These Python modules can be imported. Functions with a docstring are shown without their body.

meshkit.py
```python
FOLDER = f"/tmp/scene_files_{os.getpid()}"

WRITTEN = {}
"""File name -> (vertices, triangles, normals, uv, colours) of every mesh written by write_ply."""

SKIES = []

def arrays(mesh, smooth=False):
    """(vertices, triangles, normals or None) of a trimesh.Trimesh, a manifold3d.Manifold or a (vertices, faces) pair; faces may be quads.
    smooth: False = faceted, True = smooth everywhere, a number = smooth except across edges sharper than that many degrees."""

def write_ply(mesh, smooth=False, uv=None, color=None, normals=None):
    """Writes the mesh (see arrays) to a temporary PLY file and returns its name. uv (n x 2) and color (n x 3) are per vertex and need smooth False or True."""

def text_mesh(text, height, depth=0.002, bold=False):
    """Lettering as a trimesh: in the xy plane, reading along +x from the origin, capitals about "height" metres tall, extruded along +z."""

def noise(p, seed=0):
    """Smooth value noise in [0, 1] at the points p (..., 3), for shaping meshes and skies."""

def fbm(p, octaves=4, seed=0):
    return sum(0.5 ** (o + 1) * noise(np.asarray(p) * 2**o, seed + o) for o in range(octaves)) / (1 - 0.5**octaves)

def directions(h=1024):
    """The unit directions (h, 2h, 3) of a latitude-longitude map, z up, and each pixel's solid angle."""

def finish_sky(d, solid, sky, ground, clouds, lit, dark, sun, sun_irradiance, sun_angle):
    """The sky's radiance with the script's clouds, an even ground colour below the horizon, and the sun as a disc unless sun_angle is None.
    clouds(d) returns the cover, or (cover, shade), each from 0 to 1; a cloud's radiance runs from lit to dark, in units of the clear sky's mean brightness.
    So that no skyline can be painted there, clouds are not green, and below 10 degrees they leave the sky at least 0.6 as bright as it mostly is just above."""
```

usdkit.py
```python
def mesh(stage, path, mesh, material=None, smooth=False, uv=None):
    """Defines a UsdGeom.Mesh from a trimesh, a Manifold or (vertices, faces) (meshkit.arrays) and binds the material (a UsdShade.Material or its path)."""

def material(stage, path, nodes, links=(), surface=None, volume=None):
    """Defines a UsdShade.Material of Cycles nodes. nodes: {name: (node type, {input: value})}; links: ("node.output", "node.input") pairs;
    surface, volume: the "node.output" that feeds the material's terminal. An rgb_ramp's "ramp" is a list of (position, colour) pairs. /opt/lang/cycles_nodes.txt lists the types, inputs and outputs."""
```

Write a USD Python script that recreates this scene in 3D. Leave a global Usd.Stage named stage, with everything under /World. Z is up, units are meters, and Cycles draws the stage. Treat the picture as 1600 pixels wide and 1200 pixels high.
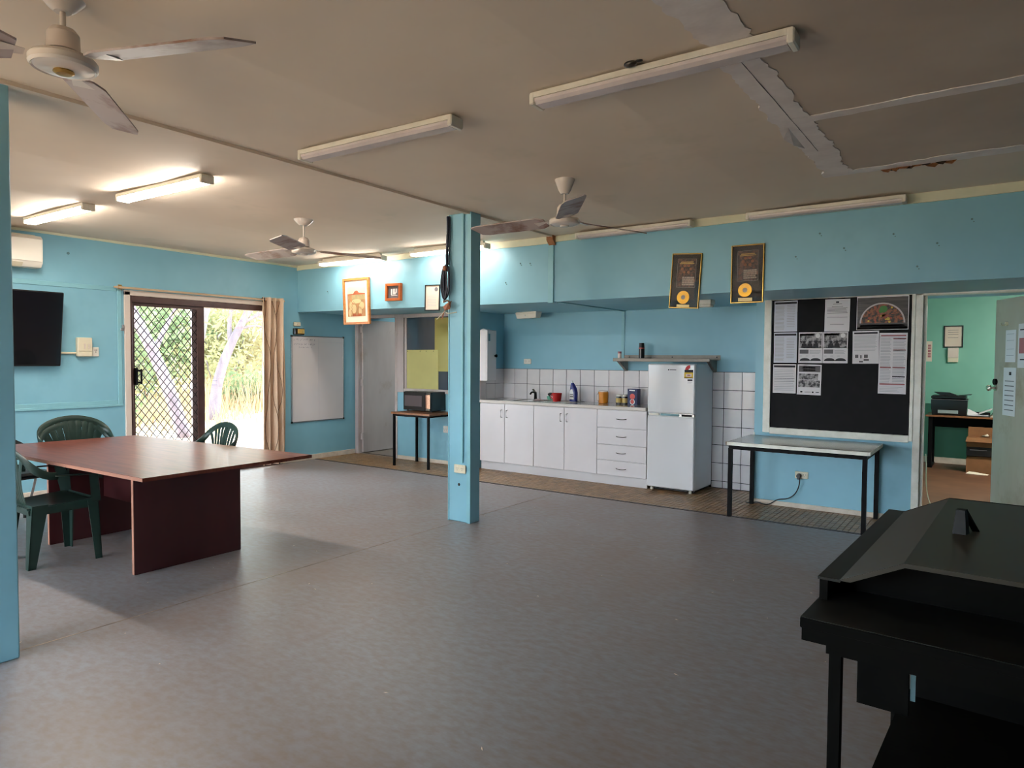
import math, random
import numpy as np
import trimesh
import usdkit, meshkit
from pxr import Usd, UsdGeom, UsdLux, Gf, Sdf, UsdShade
from shapely.geometry import Polygon, box as sbox

stage = Usd.Stage.CreateInMemory()
UsdGeom.SetStageUpAxis(stage, 'Z'); UsdGeom.SetStageMetersPerUnit(stage, 1.0)
UsdGeom.Xform.Define(stage, '/World'); UsdGeom.Scope.Define(stage, '/World/Looks')
random.seed(7); RNG = np.random.default_rng(7)

# ------------------------------------------------------------------ camera, sky, sun, exposure
cam = UsdGeom.Camera.Define(stage, '/World/camera')
F, YAW, PITCH, ROLL = 1067.55, math.radians(35.509), math.radians(2.076), math.radians(0.349)
fw = np.array([-math.sin(YAW)*math.cos(PITCH), math.cos(YAW)*math.cos(PITCH), -math.sin(PITCH)])
rt = np.array([math.cos(YAW), math.sin(YAW), 0.0]); up = np.cross(rt, fw)
c_, s_ = math.cos(ROLL), math.sin(ROLL)
rt, up = c_*rt + s_*up, -s_*rt + c_*up
cam.AddTransformOp().Set(Gf.Matrix4d(*rt, 0, *up, 0, *(-fw), 0, 0, 0, 1.5, 1))
cam.CreateHorizontalApertureAttr(36.0); cam.CreateVerticalApertureAttr(27.0)
cam.CreateFocalLengthAttr(36.0*F/1600)
cam.CreateExposureAttr(0.95)
SKY, SUN, TUBE = 2.5, 12.0, 46.0
dome = UsdLux.DomeLight.Define(stage, '/World/sky_light')
dome.CreateIntensityAttr(SKY); dome.CreateColorAttr(Gf.Vec3f(0.78, 0.90, 1.0))
sun = UsdLux.DistantLight.Define(stage, '/World/sun_light')
sun.CreateIntensityAttr(SUN); sun.CreateAngleAttr(0.53); sun.CreateColorAttr(Gf.Vec3f(1.0, 0.94, 0.82))
sd = np.array([-.30, .14, .94]); sd /= np.linalg.norm(sd)      # towards the sun: high over the trees; the eaves keep it out of the door
sx_ = np.cross([0, 1, 0], sd); sx_ /= np.linalg.norm(sx_); sy_ = np.cross(sd, sx_)
sun.AddTransformOp().Set(Gf.Matrix4d(*sx_, 0, *sy_, 0, *sd, 0, 0, 0, 20, 1))

# ------------------------------------------------------------------ materials
def S(*c): return tuple((x/255/12.92 if x/255 <= .04045 else ((x/255+.055)/1.055)**2.4) for x in c)
MATS = {}
def mat(name, col, rough=.5, metal=0., spec=.5, col2=None, vs=6., st=(1,1,1), lo=.35, hi=.65, bump=0., bs=40., coord='object', coat=0., detail=4., dirt=None, ds=1.2, dlo=.55, dhi=.75):
    n = {'p': ('principled_bsdf', dict(base_color=col, roughness=rough, metallic=metal, specular_ior_level=spec, coat_weight=coat))}
    l = []
    if col2 is not None or bump or dirt:
        if coord == 'object': n['tc'] = ('texture_coordinate', {}); src = 'tc.object'
        else: n['tc'] = ('geometry', {}); src = 'tc.position'
        n['mp'] = ('mapping', dict(scale=st)); l.append((src, 'mp.vector'))
    last = None
    if col2 is not None:
        n['n'] = ('noise_texture', dict(scale=vs, detail=detail, roughness=.6)); n['r'] = ('rgb_ramp', {'ramp': [(lo, col), (hi, col2)]})
        l += [('mp.vector', 'n.vector'), ('n.fac', 'r.fac')]; last = 'r.color'
    if dirt is not None:
        n['dn'] = ('noise_texture', dict(scale=ds, detail=5., roughness=.65)); n['dr'] = ('map_range', dict(from_min=dlo, from_max=dhi, to_min=0., to_max=1., clamp=True))
        n['dm'] = ('mix', dict(color1=col, color2=dirt))
        l += [(src, 'dn.vector'), ('dn.fac', 'dr.value'), ('dr.result', 'dm.fac')]
        if last: l.append((last, 'dm.color1'))
        last = 'dm.color'
    if last: l.append((last, 'p.base_color'))
    if bump:
        n['bn'] = ('noise_texture', dict(scale=bs, detail=3.)); n['b'] = ('bump', dict(strength=bump, distance=.01))
        l += [('mp.vector', 'bn.vector'), ('bn.fac', 'b.height'), ('b.normal', 'p.normal')]
    MATS[name] = usdkit.material(stage, '/World/Looks/' + name, n, l, surface='p.BSDF')
    return MATS[name]
def emit(name, col, k):
    MATS[name] = usdkit.material(stage, '/World/Looks/' + name, {'e': ('emission', dict(color=col, strength=k))}, [], surface='e.emission')
def pane(name, rough=.02, tint=(1,1,1), ior=1.5):
    MATS[name] = usdkit.material(stage, '/World/Looks/' + name, {'t': ('transparent_bsdf', dict(color=tint)), 'g': ('glossy_bsdf', dict(color=(1,1,1), roughness=rough)),
        'f': ('fresnel', dict(IOR=ior)), 'm': ('mix_closure', {})}, [('f.fac', 'm.fac'), ('t.BSDF', 'm.closure1'), ('g.BSDF', 'm.closure2')], surface='m.closure')
def leaf(name, c1, c2):
    MATS[name] = usdkit.material(stage, '/World/Looks/' + name, {'o': ('geometry', {}), 'r': ('rgb_ramp', {'ramp': [(0, c1), (1, c2)]}), 'd': ('diffuse_bsdf', {}), 't': ('translucent_bsdf', {}), 'm': ('mix_closure', dict(fac=.4))},
        [('o.random_per_island', 'r.fac'), ('r.color', 'd.color'), ('r.color', 't.color'), ('d.BSDF', 'm.closure1'), ('t.BSDF', 'm.closure2')], surface='m.closure')

AQUA, AQUA2 = S(130,183,202), S(138,191,209)
mat('aqua_paint', AQUA, .42, col2=AQUA2, vs=1.3, coord='pos', bump=.05, bs=30, dirt=S(118,170,188), ds=.9, dlo=.6, dhi=.85)
mat('aqua_trim', S(132,186,199), .4, col2=S(142,196,208), vs=3, coord='pos')
mat('green_paint', S(120,180,160), .5, col2=S(130,190,170), vs=1.2, coord='pos')
mat('ceiling_paint', S(230,212,192), .75, col2=S(222,204,184), vs=.7, coord='pos', bump=.08, bs=2.5, dirt=S(212,198,176), ds=1.6, dlo=.6, dhi=.8)
mat('ceiling_board', S(212,193,174), .85, col2=S(198,179,161), vs=1.1, coord='pos')
mat('plaster', S(240,230,224), .8, col2=S(226,214,208), vs=5, coord='pos', bump=.3, bs=14)
mat('cornice', S(222,218,190), .6, col2=S(204,206,180), vs=2.5, coord='pos')
mat('vinyl', S(142,141,147), .40, spec=.45, col2=S(134,124,120), vs=20, st=(.75,1.25,1), lo=.36, hi=.64, coord='pos', detail=10, bump=.05, bs=11, dirt=S(132,104,86), ds=.55, dlo=.45, dhi=.85)
mat('vinyl_seam', S(96,80,70), .5, col2=S(190,170,152), vs=3, coord='pos')
mat('office_floor', S(118,80,58), .5, col2=S(100,66,48), vs=3, coord='pos')
mat('passage_floor', S(150,140,132), .5)
for i, (a, b) in enumerate([((160,122,78),(140,104,66)), ((150,116,74),(128,98,62)), ((172,130,84),(148,112,70))]):
    mat('floor_tile_%d' % i, S(*a), .35, col2=S(*b), vs=9, coord='pos')
mat('dark_grout', S(62,48,36), .8)
mat('edge_strip', S(50,36,30), .5)
mat('wall_tile', S(228,220,220), .15, col2=S(220,213,214), vs=4, coord='pos', coat=.3)
mat('grout', S(52,46,50), .8)
mat('skirting', S(222,208,192), .5, col2=S(200,186,170), vs=6, coord='pos')
mat('white_frame', S(242,240,230), .45, col2=S(226,224,212), vs=7, coord='pos')
mat('mauve_door', S(196,186,184), .45, col2=S(182,170,168), vs=2.2, st=(1,1,.4), coord='pos', dirt=S(164,146,130), ds=1.5)
mat('office_door', S(188,180,166), .5, col2=S(174,164,148), vs=2, st=(1,1,.4), coord='pos', dirt=S(150,132,112), ds=1.6)
mat('bronze', S(92,66,62), .38, metal=.3, col2=S(78,55,52), vs=5)
mat('grey_stile', S(128,112,112), .4, metal=.3)
mat('grille', S(36,32,34), .5, metal=.3)
pane('clear_glass', .01); pane('picture_glass', .03)
mat('dark_glass', S(84,98,110), .04, spec=1., metal=.35)
mat('yellow_film', S(200,192,112), .06, col2=S(210,200,124), vs=2, spec=.8, metal=.45)
mat('yellow_card', S(198,192,122), .6, col2=S(188,182,116), vs=2.5)
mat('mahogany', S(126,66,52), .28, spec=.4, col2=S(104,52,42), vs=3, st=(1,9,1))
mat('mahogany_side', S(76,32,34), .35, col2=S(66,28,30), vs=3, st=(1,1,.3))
mat('mahogany_edge', S(168,116,96), .4)
mat('green_plastic', S(31,49,43), .36, col2=S(37,57,50), vs=12)
mat('black_vinyl', S(24,24,28), .5); mat('black_metal', S(18,17,18), .5, spec=.08); mat('chrome', S(210,205,200), .15, metal=1.)
mat('black_paint', S(16,16,16), .55, spec=.04, col2=S(22,22,20), vs=3, bump=.04, bs=60)
mat('shelf_black', S(30,32,31), .45, spec=.3, col2=S(36,37,35), vs=3); mat('black_paint_worn', S(58,55,47), .42, spec=.5, col2=S(68,63,53), vs=2.2, st=(1,.4,1), dirt=S(66,57,47), ds=3, dlo=.66, dhi=.8)
mat('white_enamel', S(226,224,226), .25, coat=.3); mat('white_plastic', S(232,226,214), .4); mat('aged_plastic', S(222,212,186), .45)
mat('pink_white', S(220,204,192), .4); mat('fan_white', S(214,202,192), .3, coat=.3)
mat('blade', S(176,160,156), .5, col2=S(128,92,78), vs=4.5, lo=.5, hi=.66)
mat('brass', S(190,150,80), .3, metal=.8)
mat('tube_body', S(232,224,210), .5, col2=S(220,212,196), vs=8)
mat('diffuser_off', S(214,200,196), .3, col2=S(200,186,182), vs=6)
emit('diffuser_on', (1., .92, .82), TUBE); emit('diffuser_dim', (1., .93, .84), TUBE*.44); emit('diffuser_office', (1., .95, .88), TUBE*2.6)
mat('tv_screen', S(16,14,18), .12, coat=.5); mat('tv_bezel', S(20,18,20), .35)
mat('laminate_white', S(228,222,224), .33, col2=S(222,216,218), vs=1.5); mat('kick', S(214,210,212), .4)
mat('benchtop', S(170,160,150), .14, col2=S(186,176,166), vs=60, coat=.4); mat('benchtop_edge', S(214,204,196), .35)
mat('steel', S(190,186,180), .22, metal=1., col2=S(170,166,160), vs=3, st=(1,14,1)); mat('shelf_steel', S(150,142,134), .5, metal=.5, col2=S(134,126,118), vs=3, st=(1,14,1)); mat('wire_steel', S(120,116,112), .3, metal=1.)
mat('dark_gap', S(20,18,18), .8)
mat('red_plastic', S(190,24,26), .3); mat('blue_plastic', S(34,42,120), .3); mat('label_white', S(228,226,226), .5); mat('orange_juice', S(214,132,20), .35)
mat('clear_plastic', S(226,206,196), .2); mat('navy_box', S(28,34,84), .4); mat('coral_print', S(214,90,84), .5); mat('gold_label', S(206,172,96), .4)
mat('jar_dark', S(48,40,30), .15, coat=.5); mat('black_plastic', S(22,22,23), .4); mat('teal_plastic', S(70,150,120), .5); mat('pink_cloth', S(206,176,170), .9)
mat('navy_cable', S(28,32,52), .4); mat('dark_wire', S(24,34,42), .5)
mat('paper', S(226,222,226), .8); mat('paper_blue', S(212,214,226), .8); mat('paper_cream', S(224,206,190), .75)
mat('ink_grey', S(150,148,152), .85); mat('ink_dark', S(58,56,62), .85); mat('ink_mid', S(112,108,112), .85); mat('ink_rose', S(176,112,116), .85); mat('ink_faint', S(188,186,192), .85)
mat('photo_grey', S(70,68,72), .7, col2=S(176,172,174), vs=26, lo=.42, hi=.58)
mat('photo_food', S(60,52,48), .5, col2=S(150,88,58), vs=30, lo=.42, hi=.6); mat('food_red', S(176,60,42), .5, col2=S(140,96,60), vs=40); mat('food_green', S(58,120,48), .5); mat('plank_print', S(64,58,58), .5, col2=S(92,84,80), vs=8, st=(.4,1,9)); mat('dish_rim', S(186,170,168), .4); mat('food_yellow', S(210,170,60), .5)
mat('board_felt', S(22,22,25), .95, col2=S(28,27,30), vs=9)
mat('oak_frame', S(196,128,66), .4, col2=S(176,108,52), vs=8, st=(1,1,5)); mat('mat_board', S(240,226,204), .8)
mat('art_sky', S(214,182,160), .8); mat('art_ochre', S(186,132,84), .8, col2=S(160,120,84), vs=14); mat('art_green', S(150,140,100), .8, col2=S(176,150,104), vs=20); mat('art_rust', S(176,90,52), .8, col2=S(150,80,50), vs=18); mat('art_cream', S(206,178,132), .8)
mat('wood_frame', S(186,96,40), .35, col2=S(160,78,30), vs=8); mat('slate_art', S(96,90,92), .7); mat('art_white', S(200,192,190), .7)
mat('gold_frame', S(212,170,92), .28, metal=.85); mat('award_mat', S(20,16,16), .6); mat('gold_disc', S(230,158,36), .22, metal=.7, col2=S(240,178,60), vs=3); mat('silver_line', S(170,164,160), .4); mat('award_art', S(52,46,46), .6, col2=S(140,92,74), vs=34, lo=.45, hi=.65); mat('award_text', S(196,180,166), .6); mat('plate_gold', S(216,190,128), .35, metal=.3)
mat('curtain', S(226,198,172), .85, col2=S(216,188,162), vs=4); mat('curtain_line', S(104,72,54), .85); mat('rod', S(206,178,146), .4)
mat('whiteboard', S(222,214,214), .2, col2=S(216,208,208), vs=1.2, coat=.3); mat('alu', S(150,148,150), .35, metal=.8); mat('marker', S(92,92,112), .7)
mat('table_wood', S(150,98,60), .4, col2=S(128,80,48), vs=4, st=(4,1,1)); mat('grey_laminate', S(150,146,130), .2, col2=S(160,156,140), vs=5, coat=.3)
mat('chipboard', S(150,98,62), .8)
mat('box_black', S(20,20,21), .3, coat=.3); mat('mw_window', S(96,88,92), .15, coat=.6); mat('mw_panel', S(190,160,150), .08, metal=.8)
mat('cardboard', S(140,94,58), .8, col2=S(126,84,50), vs=5); mat('toner_black', S(24,24,24), .3); mat('screen_grey', S(150,160,158), .3)
mat('copper_tape', S(176,116,78), .5, col2=S(150,84,60), vs=20)
mat('sand', S(206,172,136), .95, col2=S(218,188,154), vs=.6, coord='pos', dirt=S(206,170,140), ds=.25)
mat('bark', S(122,112,118), .9, col2=S(100,90,98), vs=7, st=(1,1,.3), bump=.4, bs=12)
mat('pale_bark', S(140,130,132), .9, col2=S(118,108,110), vs=7, st=(1,1,.3))
leaf('leaf_green', S(112,128,92), S(140,150,112)); leaf('leaf_pale', S(136,140,116), S(162,162,130)); leaf('grass_dry', S(172,150,116), S(196,176,142)); leaf('leaf_yellow', S(150,146,104), S(172,164,124))
mat('far_scrub', S(120,128,104), .95, col2=S(140,142,116), vs=.8, coord='pos')
mat('energy_red', S(196,36,44), .5); mat('energy_yellow', S(216,178,30), .5)
mat('gas_green', S(110,150,160), .5); mat('roof_outside', S(190,186,180), .8)
mat('fixing_grey', S(96,130,138), .6)

# ------------------------------------------------------------------ helpers
USED = {}
def numbered(parent, name):
    k = (parent, name); USED[k] = USED.get(k, -1) + 1
    return name if USED[k] == 0 else '%s_%03d' % (name, USED[k])
def cd(prim, **kw):
    for k, v in kw.items():
        if v is not None: prim.SetCustomDataByKey(k, v)
    return prim
def thing(name, label, cat, loc=(0,0,0), rot=(0,0,0), group=None, kind=None):
    x = UsdGeom.Xform.Define(stage, '/World/' + numbered('/World', name))
    x.AddTranslateOp().Set(Gf.Vec3d(*loc))
    if any(rot): x.AddRotateXYZOp().Set(Gf.Vec3f(*rot))
    return cd(x.GetPrim(), label=label, category=cat, group=group, kind=kind)
def obj(name, mesh, m, parent=None, smooth=30, **kw):
    root = str(parent.GetPath()) if parent is not None else '/World'
    if isinstance(mesh, MB): mesh = mesh.mesh()
    p = usdkit.mesh(stage, root + '/' + numbered(root, name), mesh, MATS[m], smooth=smooth)
    return cd(p.GetPrim(), **kw)
def single(name, mesh, m, label, cat, group=None, smooth=30, kind=None): return obj(name, mesh, m, None, smooth, label=label, category=cat, group=group, kind=kind)
def struct(name, mesh, m, parent=None, smooth=False):
    return obj(name, mesh, m, parent, smooth, **({} if parent is not None else {'kind': 'structure'}))
def sgroup(name):
    x = UsdGeom.Xform.Define(stage, '/World/' + numbered('/World', name)).GetPrim(); x.SetCustomDataByKey('kind', 'structure'); return x
def dup(src, label, loc, rotz=0, group=None):
    was = src.GetCustomData()
    x = UsdGeom.Xform.Define(stage, '/World/' + numbered('/World', was_name(src)))
    p = x.GetPrim(); p.GetReferences().AddInternalReference(src.GetPath())
    UsdGeom.Xformable(p).ClearXformOpOrder()
    a = UsdGeom.XformCommonAPI(p)
    p.CreateAttribute('xformOp:translate', Sdf.ValueTypeNames.Double3).Set(Gf.Vec3d(*loc))
    p.CreateAttribute('xformOp:rotateXYZ', Sdf.ValueTypeNames.Float3).Set(Gf.Vec3f(0, 0, rotz))
    p.CreateAttribute('xformOpOrder', Sdf.ValueTypeNames.TokenArray, False, Sdf.VariabilityUniform).Set(['xformOp:translate', 'xformOp:rotateXYZ'])
    cd(p, label=label, category=was['category'], group=group or was.get('group'))
    p.SetInstanceable(True)
    return p
def was_name(p):
    n = p.GetName()
    return n[:-4] if len(n) > 4 and n[-4] == '_' and n[-3:].isdigit() else n

def bev(sx, sy, sz, r):
    """rounded-edge box as convex hull"""
    r = min(r, sx*.49, sy*.49, sz*.49); v = []
    for a in (-1, 1):
        for b in (-1, 1):
            for c in (-1, 1):
                X, Y, Z = a*sx/2, b*sy/2, c*sz/2
                v += [(X - a*r, Y - b*r, Z), (X - a*r, Y, Z - c*r), (X, Y - b*r, Z - c*r)]
    return trimesh.convex.convex_hull(np.array(v))
def hull(pts): return trimesh.convex.convex_hull(np.array(pts, float))
class MB:
    def __init__(s): s.p = []
    def add(s, m): s.p.append(m); return s
    def box(s, x0, x1, y0, y1, z0, z1, r=0.):
        sx, sy, sz = x1-x0, y1-y0, z1-z0
        m = bev(sx, sy, sz, r) if r else trimesh.creation.box([sx, sy, sz])
        m.apply_translation([(x0+x1)/2, (y0+y1)/2, (z0+z1)/2]); s.p.append(m); return s
    def cyl(s, a, b, r, n=16, r2=None):
        a, b = np.array(a, float), np.array(b, float); d = b-a; L = np.linalg.norm(d)
        t = np.linspace(0, 2*np.pi, n, endpoint=False); r2 = r if r2 is None else r2
        v = np.vstack([np.c_[r*np.cos(t), r*np.sin(t), 0*t], np.c_[r2*np.cos(t), r2*np.sin(t), 0*t+L]])
        m = hull(v); m.apply_transform(trimesh.geometry.align_vectors([0,0,1], d/L)); m.apply_translation(a); s.p.append(m); return s
    def tube(s, path, r, n=8):
        s.p.append(sweep(path, r, r, n)); return s
    def mesh(s): return trimesh.util.concatenate(s.p) if len(s.p) > 1 else s.p[0]
def B(*a, **k): return MB().box(*a, **k)
def sweep(path, w, h, n=8, up=(0,0,1), square=False, scale=None):
    """a section of half width w (sideways) and half height h (along up) swept along the path"""
    P = np.array(path, float); T = np.gradient(P, axis=0); T /= np.linalg.norm(T, axis=1, keepdims=True)
    U = np.tile(np.array(up, float), (len(P), 1)); U = U - (U*T).sum(1, keepdims=True)*T
    bad = np.linalg.norm(U, axis=1) < .05
    U[bad] = np.cross(T[bad], [1, 0, 0]); U /= np.linalg.norm(U, axis=1, keepdims=True); R = np.cross(T, U)
    t = np.arange(n)*2*np.pi/n + (np.pi/n if square else 0); cs, sn = np.cos(t), np.sin(t)
    if square and n == 4: cs, sn = np.sign(cs), np.sign(sn)
    k = np.ones(len(P)) if scale is None else np.array(scale)
    v = (P[:, None] + k[:, None, None]*(w*cs[None, :, None]*R[:, None] + h*sn[None, :, None]*U[:, None])).reshape(-1, 3)
    f = []
    for i in range(len(P)-1):
        for j in range(n):
            a, b, c, d = i*n+j, i*n+(j+1) % n, (i+1)*n+(j+1) % n, (i+1)*n+j
            f += [(a, b, c), (a, c, d)]
    c0, c1 = len(v), len(v)+1; v = np.vstack([v, P[0], P[-1]]); e = (len(P)-1)*n
    for j in range(n): f += [(c0, (j+1) % n, j), (c1, e+j, e+(j+1) % n)]
    m = trimesh.Trimesh(v, f, process=False); m.fix_normals(); return m
def smooth_path(pts, n=8):
    P = np.array(pts, float); from scipy.interpolate import CubicSpline
    t = np.r_[0, np.cumsum(np.linalg.norm(np.diff(P, axis=0), axis=1))]
    return CubicSpline(t, P)(np.linspace(0, t[-1], n*(len(P)-1)+1))
def lathe(prof, n=28, c=(0,0,0)):
    m = trimesh.creation.revolve(np.array(prof, float), sections=n); m.apply_translation(c); m.fix_normals(); return m
def prism(poly, axis, a, b):
    """extrudes a 2-D polygon: axis 'x' takes (y,z), 'y' takes (x,z), 'z' takes (x,y); from a to b"""
    m = trimesh.creation.extrude_polygon(poly if isinstance(poly, Polygon) else Polygon(poly), b-a, engine='earcut'); v = m.vertices.copy(); v[:, 2] += a
    if axis == 'x': v = v[:, [2, 0, 1]]
    elif axis == 'y': v = v[:, [0, 2, 1]]
    m = trimesh.Trimesh(v, m.faces, process=False); m.fix_normals(); return m
def ragged(x0, x1, y0, y1, amp, side, step=.05, seed=0):
    """rectangle polygon with one ragged long edge ('lo' / 'hi' / 'both')"""
    r = np.random.default_rng(seed); n = max(3, int((x1-x0)/step)); xs = np.linspace(x0, x1, n)
    def j():
        q = .5*np.interp(xs, np.linspace(x0, x1, max(3, n//6)), r.uniform(-1, 1, max(3, n//6))) + .35*np.interp(xs, np.linspace(x0, x1, max(3, n//2)), r.uniform(-1, 1, max(3, n//2))) + .25*r.uniform(-1, 1, n)
        return q*amp*1.2
    lo = y0 + (j() if side in ('lo', 'both') else np.zeros(n)); hi = y1 + (j() if side in ('hi', 'both') else np.zeros(n))
    return np.r_[np.c_[xs, lo], np.c_[xs, hi][::-1]]

XL, Y0, YK, YB, YT, CEIL = -8.26, 7.33, 7.92, 6.245, 6.53, 2.82
XR, YF = 3.6, -2.0
SOF = lambda x: 2.128 + (max(0, -3.9-x))*.009

# ------------------------------------------------------------------ floor
fl = sgroup('floor')
struct('vinyl_sheet', B(-4.028, XR, YF, YT, -.06, 0), 'vinyl', fl)
struct('vinyl_sheet', B(XL-.02, -4.032, YF, YT, -.06, 0), 'vinyl', fl)
struct('seam', prism(ragged(YF, YT, -4.0335, -4.0265, .003, 'both', .12, 3)[:, ::-1], 'z', -.002, .0012), 'vinyl_seam', fl)
struct('edge_strip', B(XL, XR, YT, YT+.035, -.06, .004), 'edge_strip', fl)
struct('grout_bed', B(XL-.02, XR, YT+.035, YK+.1, -.06, -.004), 'dark_grout', fl)
tl = [[], [], []]
tw, td = .043, .084
for i, x in enumerate(np.arange(XL+.01, XR-.1, .049)):
    for k, y in enumerate(np.arange(YT+.04, Y0+.03 if x < -5.9 or x > -2.1 else YK-.06, .090)):
        m = trimesh.creation.box([tw, td, .006]); m.apply_translation([x+tw/2, y+td/2, -.001 + random.uniform(-.0006, .0006)])
        tl[random.randrange(3)].append(m)
for k in range(3): obj('mosaic_tiles', trimesh.util.concatenate(tl[k]), 'floor_tile_%d' % k, fl, False, kind='stuff')
struct('office_boards', B(-1.6, XR, Y0+.04, 12.0, -.06, .001), 'office_floor', fl)
struct('passage_sheet', B(XL-.02, -5.9, Y0+.02, 9.6, -.06, .002), 'passage_floor', fl)

# ------------------------------------------------------------------ ceiling
ce = sgroup('ceiling')
struct('ceiling_sheet', B(XL-.1, XR, YF, YK+.1, CEIL, CEIL+.05), 'ceiling_paint', ce)
struct('ceiling_sheet', B(XL-.1, XR, YK+.1, 12.0, 2.5, 2.55), 'ceiling_paint', ce)
# unpainted repair sheets with ragged white joint compound round them
struct('repair_sheet', B(-.93, 3.2, 3.99, 5.22, CEIL-.010, CEIL+.01), 'ceiling_board', ce)
struct('repair_sheet', B(-.93, 3.2, 1.4, 3.95, CEIL-.010, CEIL+.01), 'ceiling_board', ce)
pl = lambda poly, z: prism(poly, 'z', CEIL-z, CEIL+.002)
struct('joint_compound', pl(ragged(1.2, 5.3, -1.04, -.855, .03, 'both', .03, 11)[:, ::-1], .014), 'plaster', ce)
struct('joint_compound', pl(ragged(-.98, 3.2, 3.925, 4.02, .014, 'both', .05, 12), .0145), 'plaster', ce)
struct('joint_compound', pl(ragged(-1.0, 3.2, 5.165, 5.315, .032, 'both', .035, 13), .0135), 'plaster', ce)
struct('cracked_joint', prism(ragged(2.9, 4.6, -.957, -.953, .004, 'both', .09, 15)[:, ::-1], 'z', CEIL-.0158, CEIL-.012), 'ink_mid', ce)
struct('lifted_strip', hull([(-1.05, 4.05, CEIL-.014), (-1.0, 4.05, CEIL-.014), (-1.03, 4.5, CEIL-.014), (-1.01, 4.5, CEIL-.014), (-1.06, 4.2, CEIL-.03), (-1.04, 4.35, CEIL-.03)]), 'plaster', ce)
for k in range(12):
    x = -.70 + k*.032 + random.uniform(-.01, .01); y = 5.318 + .010*math.sin(k*1.7); w = random.uniform(.05, .10); d_ = random.uniform(.006, .03)
    struct('torn_flake', hull([(x, y-.02, CEIL-.012), (x+w, y-.02, CEIL-.013), (x+w*.8, y+.015, CEIL-.012), (x+w*.2, y+.012, CEIL-.012), (x+w*.3, y-.03, CEIL-.02-d_*.4), (x+w*.7, y-.035, CEIL-.015-d_)]), ('chipboard', 'jar_dark', 'cardboard')[k % 3], ce)
# faint raised cover strips over the sheet joints of the ceiling
struct('cover_strip', B(-3.955, -3.905, YF, YB, CEIL-.016, CEIL+.002), 'ceiling_paint', ce)
struct('cover_strip', B(-3.914, -3.90, YF, YB, CEIL-.02, CEIL+.002), 'ceiling_paint', ce)
for x in (-7.5, -6.35, -5.15, -2.75, -1.6):
    struct('joint_ridge', prism([(x-.5, CEIL+.001), (x, CEIL-.011), (x+.5, CEIL+.001)], 'y', YF, YB), 'ceiling_paint', ce)

# ------------------------------------------------------------------ walls
wl = sgroup('wall_left')
DY0, DY1, DZ = 3.905, 5.93, 2.215
T = .14
struct('wall_sheet', B(XL-T, XL, YF, DY0, -.06, CEIL), 'aqua_paint', wl)
struct('wall_sheet', B(XL-T, XL, DY1, Y0+.1, -.06, CEIL), 'aqua_paint', wl)
struct('wall_sheet', B(XL-T, XL, DY0, DY1, DZ, CEIL), 'aqua_paint', wl)
struct('wall_sheet', B(XL-T, XL, Y0+.1, 9.7, -.06, 2.5), 'aqua_paint', wl)
# boarded-over opening behind the television: proud battens
struct('batten', B(XL, XL+.012, 1.2, 3.76, .955, 1.0, r=.003), 'aqua_trim', wl)
struct('batten', B(XL, XL+.016, 1.2, 3.82, .93, .957, r=.003), 'aqua_trim', wl)
struct('batten', B(XL, XL+.012, 3.765, 3.812, .957, 2.275, r=.003), 'aqua_trim', wl)
struct('batten', B(XL, XL+.008, 1.2, 3.76, 2.25, 2.30, r=.003), 'aqua_trim', wl)
wb = sgroup('wall_back')
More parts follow.
